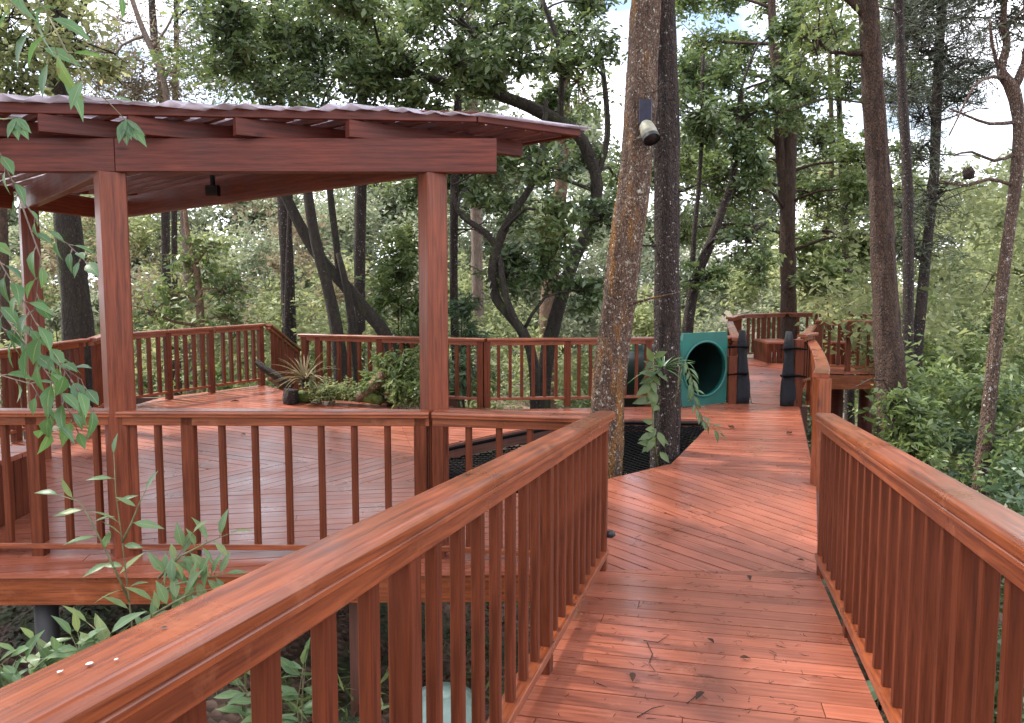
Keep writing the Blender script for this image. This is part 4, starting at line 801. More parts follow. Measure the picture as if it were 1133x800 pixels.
tree('leafy_dark_tree', 'dark leafy tree right of the two big trunks, its limb slanting up to the right', [[(756, 470, 16, 16), (760, 370, 16, 14), (770, 310, 16, 12), (788, 265, 16, 12), (800, 230, 16, 10), (812, 190, 16, 8), (820, 100, 16, 6)], [(786, 268, 16, 7), (820, 262, 16, 5), (850, 245, 16, 4)], [(765, 330, 16, 7), (768, 260, 16, 6), (775, 180, 16, 5), (778, 60, 16, 4)]],
     grid_blobs(765, 40, 900, 310, 14.5, 17, 46, .7, .8, .42, 22), B_DARK, LF_DARK, .14, seed=23, n_per=800)
tree('distant_thin_tree', 'thin brown tree between the bridge trunk and the thick dark trunk', [[(917, 420, 27, 9), (916, 340, 27, 9), (914, 260, 27, 8), (920, 180, 27, 6), (918, 60, 27, 5)], [(915, 310, 27, 5), (900, 290, 27, 4), (888, 285, 27, 3)]], [(930, 300, 27, 1.6, .6), (905, 240, 27, 1.6, .6), (940, 190, 27, 1.6, .6), (900, 320, 26, 1.4, .6)], B_BROWN, LF_LIT, .2, seed=24)
tree('right_canopy_tree', 'green leafy tree above the far platform, behind the thick dark trunk', [[(940, 470, 22, 12), (938, 350, 22, 11), (935, 250, 22, 9), (930, 150, 22, 7), (925, 40, 22, 5)]], grid_blobs(880, 0, 1010, 310, 20, 24, 52, 1.2, .8, .22, 25), B_DARK, LF_MID, .17, seed=25, n_per=700)
tree('left_forest_tree', 'brown trunk between the two left roof posts, far behind', [[(8, 440, 20, 12), (4, 300, 20, 12), (0, 150, 20, 10), (-4, 0, 20, 8)]], [(15, 120, 20, 1.5, .4), (-20, 40, 20, 2, 1)], B_BROWN, LF_LIT, .17, seed=26)

# the wood behind and the undergrowth: leaf masses nobody could count
def shrub_cloud(cs, n, seed, leaf, mt, name, aspect=.42, up=.4):
    C = []
    for i, (x, y, z, R, k) in enumerate(cs):
        p, _ = blob_pts((x, y, z), R, int(n*k), seed*31+i, .85, int(14+10*R)); C.append(p)
    C = np.concatenate(C); o = leafmesh(name, C, leaf, mt, None, (0, 0, 0), aspect, up, seed=seed); tag(o, kind='stuff'); return o
def masses():
    r = random.Random(11)
    # far wood: ragged wall of crowns
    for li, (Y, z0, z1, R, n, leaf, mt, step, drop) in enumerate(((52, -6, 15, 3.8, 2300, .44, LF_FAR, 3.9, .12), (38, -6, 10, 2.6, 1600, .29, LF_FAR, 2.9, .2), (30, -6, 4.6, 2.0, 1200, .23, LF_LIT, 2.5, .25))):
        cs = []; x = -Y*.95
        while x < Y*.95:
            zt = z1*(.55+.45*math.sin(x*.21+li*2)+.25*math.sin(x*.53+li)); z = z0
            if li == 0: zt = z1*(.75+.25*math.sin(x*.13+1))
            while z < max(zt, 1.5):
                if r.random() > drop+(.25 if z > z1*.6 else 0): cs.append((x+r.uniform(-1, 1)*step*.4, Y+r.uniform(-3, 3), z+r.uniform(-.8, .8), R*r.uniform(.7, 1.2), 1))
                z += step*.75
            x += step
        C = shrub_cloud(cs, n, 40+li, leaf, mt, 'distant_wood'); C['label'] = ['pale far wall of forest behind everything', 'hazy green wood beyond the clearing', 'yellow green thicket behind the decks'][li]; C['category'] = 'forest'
    # bushes right behind back railings
    cs = []
    for k in range(70):
        x = r.uniform(-15, 6); y = r.uniform(17, 25); cs.append((x, y, gz(x, y)+r.uniform(.3, 2.6), r.uniform(.8, 1.3), r.uniform(.5, 1)))
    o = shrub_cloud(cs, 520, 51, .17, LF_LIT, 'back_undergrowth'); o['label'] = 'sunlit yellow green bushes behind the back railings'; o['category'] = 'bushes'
    cs = []
    for k in range(46):
        x = r.uniform(-9, 6.0); y = r.uniform(14.3, 19); cs.append((x, y, gz(x, y)+r.uniform(.1, 1.5), r.uniform(.5, .9), r.uniform(.4, .9)))
    o = shrub_cloud(cs, 420, 52, .15, LF_MID, 'green_undergrowth'); o['label'] = 'green leafy undergrowth close behind the back railings'; o['category'] = 'bushes'
    cs = []
    for k in range(34):
        x = r.uniform(-17, -4); y = r.uniform(23, 31); cs.append((x, y, r.uniform(-1.2, 4.5), r.uniform(.8, 1.5), r.uniform(.4, .8)))
    o = shrub_cloud(cs, 420, 57, .2, LF_DRY, 'dry_thicket'); o['label'] = 'brownish dry thicket seen through the open pavilion'; o['category'] = 'bushes'
    # right: dense foliage slope
    cs = []
    for k in range(150):
        y = r.uniform(6.5, 22); x = y*r.uniform(.40, .92)+.9
        if y < 13 and x < 3.9+(y-6)*.12: continue
        if y < 20 and x < y*.515: continue
        top = .25+.06*y if y > 9 else -.6
        cs.append((x, y, r.uniform(-2.6, min(top, 1.7)), r.uniform(.6, 1.0), r.uniform(.6, 1)))
    for k in range(40):
        y = r.uniform(2.5, 11); x = 2.9+y*.13+r.uniform(.3, 2.6); cs.append((x, y, gz(x, y)+r.uniform(.1, .6), r.uniform(.4, .65), r.uniform(.4, .7)))
    o = shrub_cloud(cs, 620, 53, .13, LF_MID, 'right_undergrowth'); o['label'] = 'dense green leaves filling the slope beyond the right railing'; o['category'] = 'bushes'
    cs = []
    for k in range(60):
        y = r.uniform(5.5, 13); x = y*r.uniform(.50, .95)+1.1; cs.append((x, y, r.uniform(-1.6, .5) if y > 8 else r.uniform(-1.8, -.3), r.uniform(.35, .6), r.uniform(.4, .8)))
    o = shrub_cloud(cs, 420, 54, .14, LF_BLUE, 'glossy_undergrowth', .34); o['label'] = 'glossy blue green leaves along the right railing'; o['category'] = 'bushes'
    cs = []
    for k in range(60):
        y = r.uniform(14, 30); x = y*r.uniform(.42, .85); cs.append((x, y, r.uniform(-2, 4.2), r.uniform(1.0, 1.6), r.uniform(.4, .8)))
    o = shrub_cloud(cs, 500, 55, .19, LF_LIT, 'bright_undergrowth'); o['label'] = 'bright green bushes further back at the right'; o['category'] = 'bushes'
    # under the bridge and platform
    cs = [(x, y, r.uniform(-2.6, -1.1), r.uniform(.5, .8), .6) for x, y in [(r.uniform(4, 10), r.uniform(11, 22)) for _ in range(40)]]
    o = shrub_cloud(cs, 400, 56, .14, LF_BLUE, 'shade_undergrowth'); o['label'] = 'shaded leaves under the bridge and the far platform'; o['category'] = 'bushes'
    # ground cover under the pavilion deck and left of the ramp
    C = []
    g = np.random.default_rng(5)
    for k in range(900):
        x = g.uniform(-9, 2.0); y = g.uniform(1.5, 12)
        if math.sin(x*1.7+1)*math.sin(y*1.1) < -.1: continue
        z = gz(x, y); 
        for q in range(16): C.append((x+g.normal()*.12, y+g.normal()*.12, z+abs(g.normal())*.10))
    o = leafmesh('ground_cover', np.array(C), .16, LF_MID, None, (0, 0, 0), .12, -.1, seed=8); tag(o, 'short grass and weeds on the ground under the pavilion deck', 'grass', kind='stuff')
    C = []
    for k in range(14000):
        x = g.uniform(-10, 3); y = g.uniform(1.5, 13); C.append((x, y, gz(x, y)+.03+abs(g.normal())*.015))
    o = leafmesh('leaf_litter', np.array(C), .07, M_DEAD, None, (0, 0, 0), .5, 1.2, seed=9); tag(o, 'brown fallen leaves on the ground under the deck', 'leaves', kind='stuff')
masses()

# ------------------------------------------------------------ plants near the camera
def sprig(m, st, pts, n, ln, wd, seed, start=.1, droop=.3, r0=.004, ends=True, spread=1.0, up=(0, 0, 1), hang=0):
    """stem tube into st, leaves into m"""
    rr = random.Random(seed); pts = [Vector(p) for p in pts]; st.tube(pts, [r0*(1-.7*i/(len(pts)-1)) for i in range(len(pts))], 6, 0)
    L_ = [0]
    for a_, c_ in zip(pts[:-1], pts[1:]): L_.append(L_[-1]+(c_-a_).length)
    for k in range(n):
        t = (start+(1-start)*k/(n-1 if n > 1 else 1))*L_[-1]; i = 0
        while i < len(L_)-2 and L_[i+1] < t: i += 1
        p = pts[i].lerp(pts[i+1], (t-L_[i])/(L_[i+1]-L_[i]+1e-9)); tang = (pts[i+1]-pts[i]).normalized()
        s_ = tang.cross(Vector((0, -1, .2))).normalized()*(1 if k % 2 else -1)
        d = (s_*spread+tang*rr.uniform(.2, .8)+Vector((rr.uniform(-.4, .4), rr.uniform(-.6, .4), rr.uniform(-.35, .15)-hang*rr.uniform(.5, 1.5)))).normalized()
        if k == n-1 and ends: d = tang
        q = p+d*.012; st.tube([p, q], [.0024, .002], 4, 0, False)
        nv = Vector(up)+Vector((rr.uniform(-.6, .6), rr.uniform(-1.1, .2), rr.uniform(-.2, .4))); f = rr.uniform(.7, 1.2)
        m.leaf(q, d, nv, ln*f, wd*f*rr.uniform(.85, 1.1), droop*rr.uniform(.3, 1.5))
def plant(name, label, base, stems, ln, wd, n, lf, seed, cat='plant', group=None, sm=None, droop=.3, r0=.005):
    root = empty(name, base, label, cat, group); m = MB(); s_ = MB()
    for i, (pts, k) in enumerate(stems): sprig(m, s_, pts, k or n, ln, wd, seed*7+i, droop=droop, r0=r0)
    s_.build('stem', sm or M_STEM, root, base); m.build('leaves', lf, root, base); return root
M_STEM = simple('plant_stem', (.16, .17, .07), .6, sc=20, col2=(.10, .08, .04))
M_TWIG = simple('grey_twig', (.20, .15, .11), .8, sc=20, col2=(.10, .07, .05))
PL = lambda L_, Y: [D(u, v, Y) if len(q) == 0 else D(u, v, q[0]) for (u, v, *q) in L_]
# hanging branch, left edge
root = empty('hanging_branch', D(-60, 120, 2.1), 'leafy green branch hanging down into the picture along the left edge', 'branch')
m = MB(); s_ = MB()
for i, (L_, Y, n, ln, wd) in enumerate((
    ([(-60, 90), (-10, 150), (20, 215), (45, 250), (75, 270), (95, 290)], 1.9, 12, .085, .034),
    ([(-50, 200), (0, 290), (30, 340), (55, 385), (85, 430)], 1.9, 13, .10, .048),
    ([(-40, 280), (5, 350), (40, 395), (70, 440), (85, 475)], 2.0, 12, .10, .045),
    ([(-30, 330), (20, 380), (60, 400), (90, 420), (100, 450)], 2.05, 9, .10, .05),
    ([(20, 215), (45, 285), (40, 330), (30, 380)], 1.95, 7, .085, .04),
    ([(-40, 400), (0, 415), (35, 425), (62, 470), (50, 475)], 2.0, 8, .095, .042))):
    sprig(m, s_, [D(u, v, Y+random.uniform(-.05, .05)) for u, v in L_], int(n*1.25), ln*.64, wd*.78, 300+i, .25, .5, .0025, hang=.8)
s_.build('stem', M_TWIG, root, D(-60, 120, 2.1)); m.build('leaves', LF_NEAR, root, D(-60, 120, 2.1))
root = empty('leaf_sprig', D(100, 60, 1.7), 'small sprig of bright leaves in front of the pavilion roof edge', 'branch')
m = MB(); s_ = MB(); bp_ = D(100, 60, 1.7)
sprig(m, s_, [D(u, v, 1.7) for u, v in [(55, 20), (75, 60), (100, 95), (125, 118), (138, 132)]], 4, .06, .022, 401, .3, .2, .0022)
for u, v, ln, wd in ((-12, 26, .056, .026), (-2, 29, .058, .028), (12, 24, .054, .026), (20, 16, .06, .012), (4, 22, .05, .022)):
    o_ = D(140, 132, 1.7); t_ = D(140+u, 132+v, 1.68); m.leaf(o_, t_-o_, Vector((u*.02, -1, .25)), ln, wd, .15)
s_.build('stem', M_STEM, root, bp_); m.build('leaves', LF_NEAR, root, bp_)
root = empty('leaf_sprig', D(-20, 140, 1.7), 'pair of dark leaves before the roof edge at the far left', 'branch')
m = MB(); s_ = MB(); bp_ = D(-20, 140, 1.7)
s_.tube([D(-20, 130, 1.7), D(5, 132, 1.7), D(20, 130, 1.7)], [.002, .0018, .001], 5)
for u, v, ln, wd in ((0, 26, .052, .026), (14, 26, .058, .024), (-12, 20, .05, .02), (22, 22, .05, .018)):
    o_ = D(18, 130, 1.7); t_ = D(18+u, 130+v, 1.68); m.leaf(o_, t_-o_, Vector((u*.02, -1, .25)), ln, wd, .15)
s_.build('stem', M_STEM, root, bp_); m.build('leaves', LF_NEAR, root, bp_)
root = empty('overhead_branch', D(-60, -60, 1.9), 'big bright green leaves hanging in from the top left corner', 'branch')
m = MB(); s_ = MB(); bp_ = D(-60, -60, 1.9)
sprig(m, s_, [D(u, v, 1.9) for u, v in [(-40, -40), (0, -10), (30, 20), (45, 55), (65, 80)]], 9, .10, .04, 411, .1, .4, .003)
sprig(m, s_, [D(u, v, 1.8) for u, v in [(-10, -40), (20, -20), (50, 10), (62, 55)]], 7, .11, .05, 412, .1, .5, .003)
sprig(m, s_, [D(u, v, 1.9) for u, v in [(120, -60), (128, -30), (132, -12)]], 4, .07, .022, 413, .1, .5, .003)
s_.build('stem', M_STEM, root, bp_); m.build('leaves', LF_NEAR, root, bp_)
# sapling before the pavilion railing
gb = D(140, 800, 3.4)
plant('sapling', 'thin upright sapling with narrow pale leaves in front of the pavilion railing', tuple(gb), [(PL([(148, 850), (150, 760), (147, 700), (140, 640), (134, 590), (128, 545), (126, 505)], 3.4), 14), (PL([(143, 665), (120, 615), (100, 575), (88, 555), (66, 548)], 3.4), 9), (PL([(135, 600), (145, 580), (155, 555), (160, 545)], 3.4), 4)], .115, .037, 8, LF_SAP, 1, droop=.25, r0=.006)
plant('sapling', 'broad leaved sapling arching beside the left ramp handrail, right of the thin one', tuple(D(180, 800, 3.2)), [(PL([(170, 860), (160, 750), (163, 700), (172, 660), (190, 625), (212, 592)], 3.2), 16), (PL([(175, 655), (200, 645), (225, 640), (248, 635)], 3.15), 14), (PL([(170, 680), (195, 665), (215, 655), (232, 652)], 3.12), 12), (PL([(175, 640), (200, 615), (230, 600), (250, 592)], 3.2), 12), (PL([(165, 690), (185, 680), (210, 672), (235, 668)], 3.15), 8), (PL([(160, 740), (140, 715), (110, 700), (98, 690)], 3.2), 5)], .108, .042, 8, LF_SAP, 2, droop=.3, r0=.006)
for i, (u, v, lb_) in enumerate(((15, 760, 'low leafy weed at the bottom left, nearest the frame edge'), (60, 735, 'low leafy weed at the bottom left, in front of the dark round post'), (95, 720, 'low leafy weed left of the saplings'), (-30, 740, 'low leafy weed at the very left, cut by the frame'))):
    b_ = D(u, v+60, 3.1); rr = random.Random(i)
    plant('weed', lb_, tuple(b_), [([b_, D(u+rr.uniform(-10, 10), v+25, 3.1), D(u+rr.uniform(-40, 40), v-rr.uniform(0, 25), 3.05)], 9) for k in range(6)], .13, .045, 8, LF_SAP, 20+i, group='leafy weeds at the bottom left', r0=.004)
for i, (u, v, lb_) in enumerate(((290, 770, 'leafy shoot behind the left ramp balusters, low in the picture'), (270, 710, 'leafy shoot under the left ramp handrail, upper one'), (335, 755, 'leafy shoot between two left ramp balusters'))):
    b_ = D(u, v+90, 3.3); rr = random.Random(i+9)
    plant('shoot', lb_, tuple(b_), [([b_, D(u+rr.uniform(-10, 10), v+25, 3.3), D(u+rr.uniform(-30, 30), v-rr.uniform(0, 30), 3.25)], 8) for k in range(3)], .12, .042, 8, LF_SAP, 30+i, group='shoots behind the left ramp railing', r0=.004)
# pale droppings and a nail hole on the near handrail
def rail_speck(t, side, r_, mt, label):
    q = on_ramp(lend)-rd*t; rr_ = random.Random(int(t*100)); m_ = MB(); n_ = Vector((rh.y, -rh.x, 0)); c_ = q+Vector((0, 0, hR+.0035))+n_*side; up_ = rd.cross(n_).normalized(); up_ = up_ if up_.z > 0 else -up_
    ring = [n_*math.cos(k*.7)*r_*rr_.uniform(.5, 1.2)+rd*math.sin(k*.7)*r_*rr_.uniform(.6, 1.6) for k in range(9)]
    m_.add([tuple(up_*.0012)]+[tuple(v) for v in ring], [(0, k+1, (k+1) % 9+1) for k in range(9)], None, True); o_ = m_.build('dropping', mt); o_.location = c_; tag(o_, label, 'speck', 'specks on the near handrail')
for t, sd_, r_, mt_, lb_ in ((4.27, .0, .0045, M_WHITE, 'white dropping on the left ramp handrail, the larger of a small cluster'), (4.25, .02, .003, M_WHITE, 'tiny white speck beside the larger dropping on the left handrail'), (4.30, -.015, .0035, M_WHITE, 'small white streak above the larger dropping on the left handrail'), (4.42, -.02, .004, M_WHITE, 'white speck on the left handrail nearest the corner of the picture'), (4.14, .0, .004, M_BLACK, 'dark crumb on the left handrail above the white droppings')):
    rail_speck(t, sd_, r_, mt_, lb_)
# leaf poking under right railing
b_ = D(985, 775, 3.35)
root = empty('leaf_sprig', b_, 'two-toned green leaf poking onto the ramp under the right railing', 'leaf')
m = MB(); s_ = MB(); s_.tube([D(990, 778, 3.4), D(978, 768, 3.36), D(968, 762, 3.33)], [.004, .003, .002], 6); o_ = D(970, 760, 3.33)
m.leaf(o_, D(950, 758, 3.3)-o_, (0, -1, .6), .09, .05, .4); m.leaf(o_, D(955, 790, 3.3)-o_, (0, -1, .3), .10, .05, .2)
s_.build('stem', M_STEM, root, b_); m.build('leaves', LF_SAP, root, b_)
# bromeliad
def rosette(name, label, c, n, ln, wd, lf, seed, cat='plant', parent_stem=None, spread=(.2, 1.2)):
    root = empty(name, c, label, cat); m = MB(); rr = random.Random(seed); c = Vector(c)
    for k in range(n):
        a_ = rr.uniform(0, 6.283); el = rr.uniform(*spread); L_ = ln*rr.uniform(.7, 1.2); d = Vector((math.cos(a_)*math.cos(el), math.sin(a_)*math.cos(el), math.sin(el)))
        prev = c; pts = [c+d*L_*t-Vector((0, 0, 1))*L_*.55*t*t*math.cos(el) for t in (0, .25, .5, .75, 1)]
        sd_ = Vector((-math.sin(a_), math.cos(a_), 0)); vs = []
        for p, w in zip(pts, (1, .9, .7, .4, .05)): vs += [p-sd_*wd*w/2, p+Vector((0, 0, -wd*.2)), p+sd_*wd*w/2]
        m.add(vs, [(i*3+k2, i*3+k2+1, i*3+k2+4, i*3+k2+3) for i in range(4) for k2 in (0, 1)], None, True)
    m.build('leaves', lf, root, c)
    b = MB(); b.tube([c-Vector((0, 0, .12)), c-Vector((0, 0, .03)), c+Vector((0, 0, .03))], [.05, .07, .03], 8, .2); b.build('root_ball', B_DARK, root, c)
bc = D(337, 420, 11.7)
rosette('bromeliad', 'spiky dry looking bromeliad sitting on the mossy log', bc, 54, .62, .035, M_BROM, 3)
rosette('bromeliad', 'small spiky air plant growing on a bare branch at the right edge', D(1072, 187, 9.3), 26, .16, .018, LF_LIT, 4)
rosette('bromeliad', 'long leaved strap plant growing on the straight dark trunk', D(733, 408, 8.15), 20, .38, .032, LF_NEAR, 5, spread=(-.2, 1.0))
# mossy log and driftwood behind
M_MOSS = simple('bright_moss', (.10, .15, .02), .9, sc=14, col2=(.04, .05, .015), bump=.8)
root = empty('mossy_log', G(370, 442), 'mossy fallen log lying along the edge of the deck under the bromeliad', 'log'); lb0 = G(370, 442)
b = MB(); b.tube([D(u, v, Y) for u, v, Y in ((322, 441, 11.9), (345, 437, 11.7), (370, 434, 11.6), (395, 437, 11.5), (422, 443, 11.3))], [.12, .11, .12, .10, .07], 12, .12, seed=3); b.build('trunk', M_MOSS, root, lb0)
b = MB(); b.tube([D(u, v, 11.4) for u, v in ((395, 442), (415, 425), (428, 412), (436, 402))], [.08, .09, .08, .06], 9, .15); b.build('limb', B_TAN, root, lb0)
b = MB(); b.tube([D(u, v, 12.1) for u, v in ((322, 430), (305, 416), (292, 408), (283, 400))], [.06, .06, .05, .045], 9, .2); b.build('limb', B_MOSS, root, lb0)
b = MB(); b.tube([D(u, v, 11.6) for u, v in ((322, 450), (321, 440), (322, 431))], [.10, .11, .10], 12, .1); b.build('stump', B_DARK, root, lb0)
o_c = np.concatenate([blob_pts(tuple(D(u, v, 11.5)), .28, 260, 60+i)[0] for i, (u, v) in enumerate(((352, 432), (375, 430), (395, 436), (360, 438)))]); leafmesh('moss_tufts', o_c, .07, LF_LIT, root, lb0, .3)
# fern bush
def bush(name, label, blobs, leaf, lf, n, seed, aspect=.35, group=None, up=.4, cat='shrub', on_deck=False):
    c0 = D(*blobs[0][:3]); base = Vector((c0.x, c0.y, 0 if on_deck else gz(c0.x, c0.y))); root = empty(name, base, label, cat, group); C = []; tw = MB()
    for i, (u, v, Y, R) in enumerate(blobs):
        c = D(u, v, Y); p, t = blob_pts(tuple(c), R, int(n*R), seed+i, .85, 16); C.append(p); tw.tube([base+Vector((random.uniform(-.1, .1), 0, 0)), base.lerp(c, .6), c], [.02, .014, .008], 5, .1)
        for s_, e_ in t: tw.tube([c, s_, e_], [.008, .005, .002], 4, 0, False)
    tw.build('stem', B_DARK, root, base); leafmesh('leaves', np.concatenate(C), leaf, lf, root, base, aspect, up, seed=seed)
bush('fern_bush', 'leafy green bush behind the mossy log, left of the right roof post', [(430, 408, 11.4, .38), (448, 420, 11.2, .36), (412, 425, 11.5, .26), (452, 398, 11.3, .3), (438, 434, 11.1, .26), (460, 435, 11.0, .25)], .10, LF_MID, 1800, 70, on_deck=True)
bush('low_bush', 'dark leafy bush behind the middle railing, right of the right roof post', [(512, 410, 13.3, .5), (500, 430, 13.3, .4), (510, 340, 14.5, .5), (515, 375, 14.5, .55)], .14, LF_BLUE, 1100, 71, .25)
bush('tall_bush', 'leafy bush standing left of the right roof post under the beam', [(440, 300, 16, .8), (460, 340, 16, .7), (420, 330, 16, .7), (445, 270, 16, .6), (455, 370, 15, .6)], .15, LF_MID, 1300, 72)
bush('corner_bush', 'pale leafy bush behind the left side railing', [(75, 345, 14, .4), (92, 358, 14, .4), (60, 352, 14, .3), (100, 340, 15, .4)], .15, LF_FAR, 1100, 73)
bush('rail_bush', 'leafy bush growing against the right railing below the thick trunk', [(990, 445, 8.6, .28), (1005, 475, 8.6, .38), (1018, 455, 8.7, .25), (1030, 490, 8.4, .36), (998, 500, 8.6, .36)], .11, LF_MID, 1300, 74)
# climbing plant on the straight trunk
def climber():
    base = D(735, 470, 8.1); root = empty('climbing_plant', base, 'broad leaved climber clinging to the left side of the straight dark trunk', 'plant'); m = MB(); s_ = MB(); rr = random.Random(5)
    s_.tube([D(728, 520, 8.15), D(722, 470, 8.15), D(724, 420, 8.15), D(722, 390, 8.15)], [.012, .012, .01, .006], 6, .1)
    for u, v, du, dv, ln, wd in ((722, 425, -26, 16, .26, .12), (722, 430, 4, 30, .26, .13), (725, 415, -22, -8, .22, .11), (722, 400, -8, -22, .2, .10), (726, 410, 18, 12, .2, .09), (720, 440, -30, 10, .24, .11), (724, 395, 16, -8, .18, .09), (722, 480, -22, 8, .2, .09), (724, 485, -12, 20, .2, .10), (722, 490, -26, 20, .18, .09), (728, 478, 10, 18, .2, .1), (722, 468, -16, -6, .16, .08), (730, 500, 14, 14, .18, .09), (724, 420, -34, 4, .2, .08)):
        o_ = D(u, v, 8.12); t_ = D(u+du, v+dv, 7.98); m.leaf(o_, t_-o_, Vector((rr.uniform(-.3, .3), -1, rr.uniform(.2, .9))), ln*.85, wd*.85, .3)
    for k in range(16):
        o_ = D(724+rr.uniform(-5, 5), rr.uniform(392, 500), 8.13); m.leaf(o_, Vector((rr.uniform(-1, .5), rr.uniform(-1, -.2), rr.uniform(-.8, .5))), Vector((rr.uniform(-.3, .3), -1, .6)), rr.uniform(.1, .17), rr.uniform(.05, .08), .3)
    s_.build('stem', M_STEM, root, base); m.build('leaves', LF_MID, root, base)
    base = D(752, 400, 8.1); root = empty('hanging_vine', base, 'pale drooping vine leaves hanging in front of the teal panel', 'plant'); m = MB(); s_ = MB()
    pts = [(748, 440), (754, 410), (758, 398), (766, 420), (768, 445), (778, 465), (795, 478)]
    sprig(m, s_, [D(u, v, 8.0) for u, v in pts], 34, .13, .042, 55, .25, .5, .005, spread=.45)
    s_.tube([D(745, 450, 8.1), D(750, 428, 8.0), D(752, 405, 8.0)], [.005, .004, .003], 5)
    s_.build('stem', M_STEM, root, base); m.build('leaves', LF_SAP, root, base)
climber()
# ------------------------------------------------------------ lamp on the leaning trunk
lc = D(714, 124, 7.86); root = empty('solar_lamp', lc, 'cream solar spotlight with a dark panel strapped high on the leaning trunk', 'lamp')
b = MB(); b.beam(lc+Vector((0, .02, -.11)), lc+Vector((0, -.01, .12)), .03, .125, .004, side=(0, 1, 0)); b.build('solar_panel', M_PANEL, root, lc)
b = MB(); q = D(715, 139, 7.82); r_ = D(720.5, 153, 7.72); b.tube([q+(q-r_)*.2, q, q.lerp(r_, .5), r_], [.045, .07, .082, .083], 20); shell_ = b.build('lamp_shell', M_CREAM, root, lc)
b = MB(); dd = (r_-q).normalized(); b.tube([r_-dd*.01, r_+dd*.012], [.073, .071], 20); b.build('lens', M_BLACK, shell_, lc)
b = MB(); b.tube([r_-dd*.02, r_+dd*.022], [.086, .086], 20, cap=False); b.build('rim', M_BLACK, shell_, lc)
b = MB(); b.beam(lc+Vector((0, .0, -.11)), q+Vector((0, .05, 0)), .05, .05); b.build('bracket', M_BLACK, root, lc)
# black foot light on the ramp's end post
lc = D(674, 591, lend.y-.02); root = empty('foot_light', lc, 'small black round light low on the end post of the left ramp railing', 'lamp')
b = MB(); b.tube([lc+Vector((-.04, 0, 0)), lc+Vector((.02, 0, 0)), lc+Vector((.035, 0, 0))], [.022, .026, .016], 14); hs_ = b.build('housing', M_BLACK, root, lc)
b = MB(); b.tube([lc+Vector((.03, 0, 0)), lc+Vector((.04, 0, 0))], [.014, .012], 14); b.build('lens', M_PANEL, hs_, lc)
# barrel beneath the deck
bcn = G(490, 742, -.65); root = empty('barrel', (bcn.x, bcn.y, gz(bcn.x, bcn.y)), 'pale teal barrel under the deck, seen between the left ramp balusters', 'barrel')
b = MB(); zb_ = gz(bcn.x, bcn.y); bb_ = Vector((bcn.x, bcn.y, zb_)); zt = -.80
b.tube([bb_, bb_+Vector((0, 0, (zt-zb_)*.5)), Vector((bcn.x, bcn.y, zt-.05)), Vector((bcn.x, bcn.y, zt))], [.26, .30, .22, .12], 24); b.build('body', M_BARREL, root, bb_)
b = MB(); b.tube([Vector((bcn.x, bcn.y, zt-.01)), Vector((bcn.x, bcn.y, zt+.03))], [.10, .08], 24); b.build('lid', M_BARREL, root, bb_)

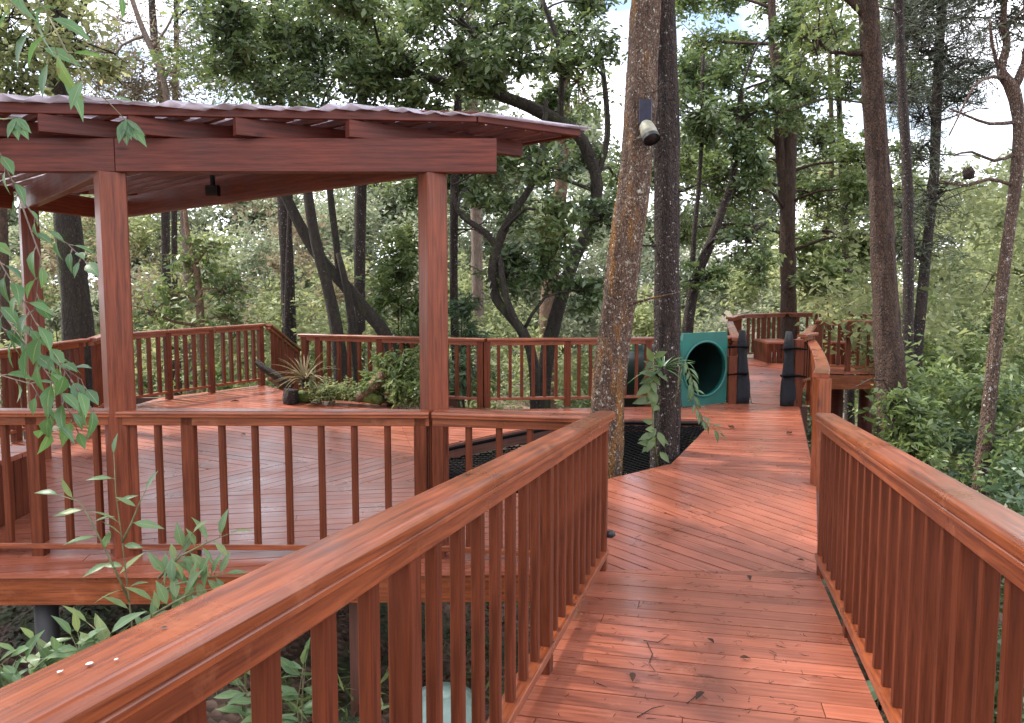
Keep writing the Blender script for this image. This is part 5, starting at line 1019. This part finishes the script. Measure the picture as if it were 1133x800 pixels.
# ------------------------------------------------------------ litter on the decks
def curl_leaf(u, v, label, ln=.09, lf=M_DEAD, ramp=False, seed=0):
    p = G(u, v); 
    if ramp:
        for _ in range(12): p = G(u, v, ramp_z(p.x, p.y))
    p.z += .006; rr = random.Random(seed); m = MB(); a_ = rr.uniform(0, 6.28)
    m.leaf((0, 0, .004), (math.cos(a_), math.sin(a_), .15), (0, 0, 1), ln, ln*.4, .1, .9); o = m.build('fallen_leaf', lf); o.location = p; tag(o, label, 'leaf', 'fallen leaves on the decks')
for i, (u, v, l, rp_, lf) in enumerate(((364, 499, 'dark curled leaf on the pavilion deck behind the front railing', False, M_DEAD), (770, 777, 'dark dead leaf near the bottom of the ramp', True, M_DEAD), (818, 730, 'small dead leaf in the middle of the ramp', True, M_DEAD), (636, 683, 'pale curled leaf beside the left ramp railing', True, LF_SAP), (830, 644, 'brown leaf just below the joint of ramp and deck', True, M_DEAD), (876, 480, 'brown leaf on the walk before the bridge', False, M_DEAD), (806, 473, 'dark leaf on the walk beside the net', False, M_DEAD), (790, 714, 'tiny dark leaf on the ramp centre', True, M_DEAD), (700, 757, 'brown leaf at left of the ramp near the camera', True, M_DEAD), (272, 482, 'dark leaf on the pavilion deck further back', False, M_DEAD), (265, 445, 'leaf at the back corner of the pavilion deck', False, M_DEAD), (890, 622, 'dark speck of leaf by the right end post', False, M_DEAD))):
    curl_leaf(u, v, l, (.075 if v > 480 else .14)*(.7 if 'tiny' in l or 'small' in l or 'speck' in l else 1), lf, rp_, i)
def deck_twig(pts, label, ramp):
    q = []
    for u, v in pts:
        p = G(u, v)
        if ramp:
            for _ in range(12): p = G(u, v, ramp_z(p.x, p.y))
        q.append(p+Vector((0, 0, .006)))
    m = MB(); m.tube([a_-q[0] for a_ in q], [.002]*(len(q)-1)+[.001], 5); o = m.build('fallen_twig', B_DARK); o.location = q[0]; tag(o, label, 'twig', 'twigs on the decks')
for pts, l, rp_ in (([(716, 712), (722, 725), (718, 735), (728, 748)], 'thin bent twig on the left half of the ramp', True), ([(712, 710), (728, 712), (740, 704)], 'short twig above the bent one on the ramp', True), ([(760, 780), (772, 770), (776, 765)], 'twig beside the dark dead leaf near the camera', True), ([(705, 795), (722, 785), (735, 782)], 'twig at the bottom edge of the ramp', True), ([(785, 470), (800, 474), (815, 477)], 'dark twig on the walk right of the net', False), ([(660, 757), (672, 762)], 'tiny twig by the left ramp railing', True)):
    deck_twig(pts, l, rp_)

# needles and crumbs on the boards, faint dirt nobody could count
def debris():
    g = np.random.default_rng(21); b = MB()
    for k in range(480):
        if k < 300:
            t = g.uniform(0, 3.6); p = jm-rh*t+Vector((rh.y, -rh.x, 0))*g.uniform(-.62, .62)
        elif k < 480: p = Vector((g.uniform(.8, 2.7), g.uniform(5.2, 9), 0)); 
        else: p = Vector((g.uniform(-4, -.8), g.uniform(5.2, 9.5), 0))
        if in_poly(p.x, p.y, [(q.x, q.y) for q in hole]): continue
        z = ramp_z(p.x, p.y) if (p-jm).dot(rn) > 0 and k < 300 else 0
        a_ = g.uniform(0, 6.28); L_ = g.uniform(.004, .026); c_ = Vector((p.x, p.y, z+.004)); d = Vector((math.cos(a_), math.sin(a_), 0))*L_
        b.tube([c_-d, c_+Vector((-d.y, d.x, 0))*g.uniform(-.4, .4), c_+d], [.0008, .0012, .0007], 4, 0, False)
    o = b.build('needle_litter', B_DARK); tag(o, 'fine brown needles and twig crumbs scattered over the boards', 'litter', kind='stuff')
debris()
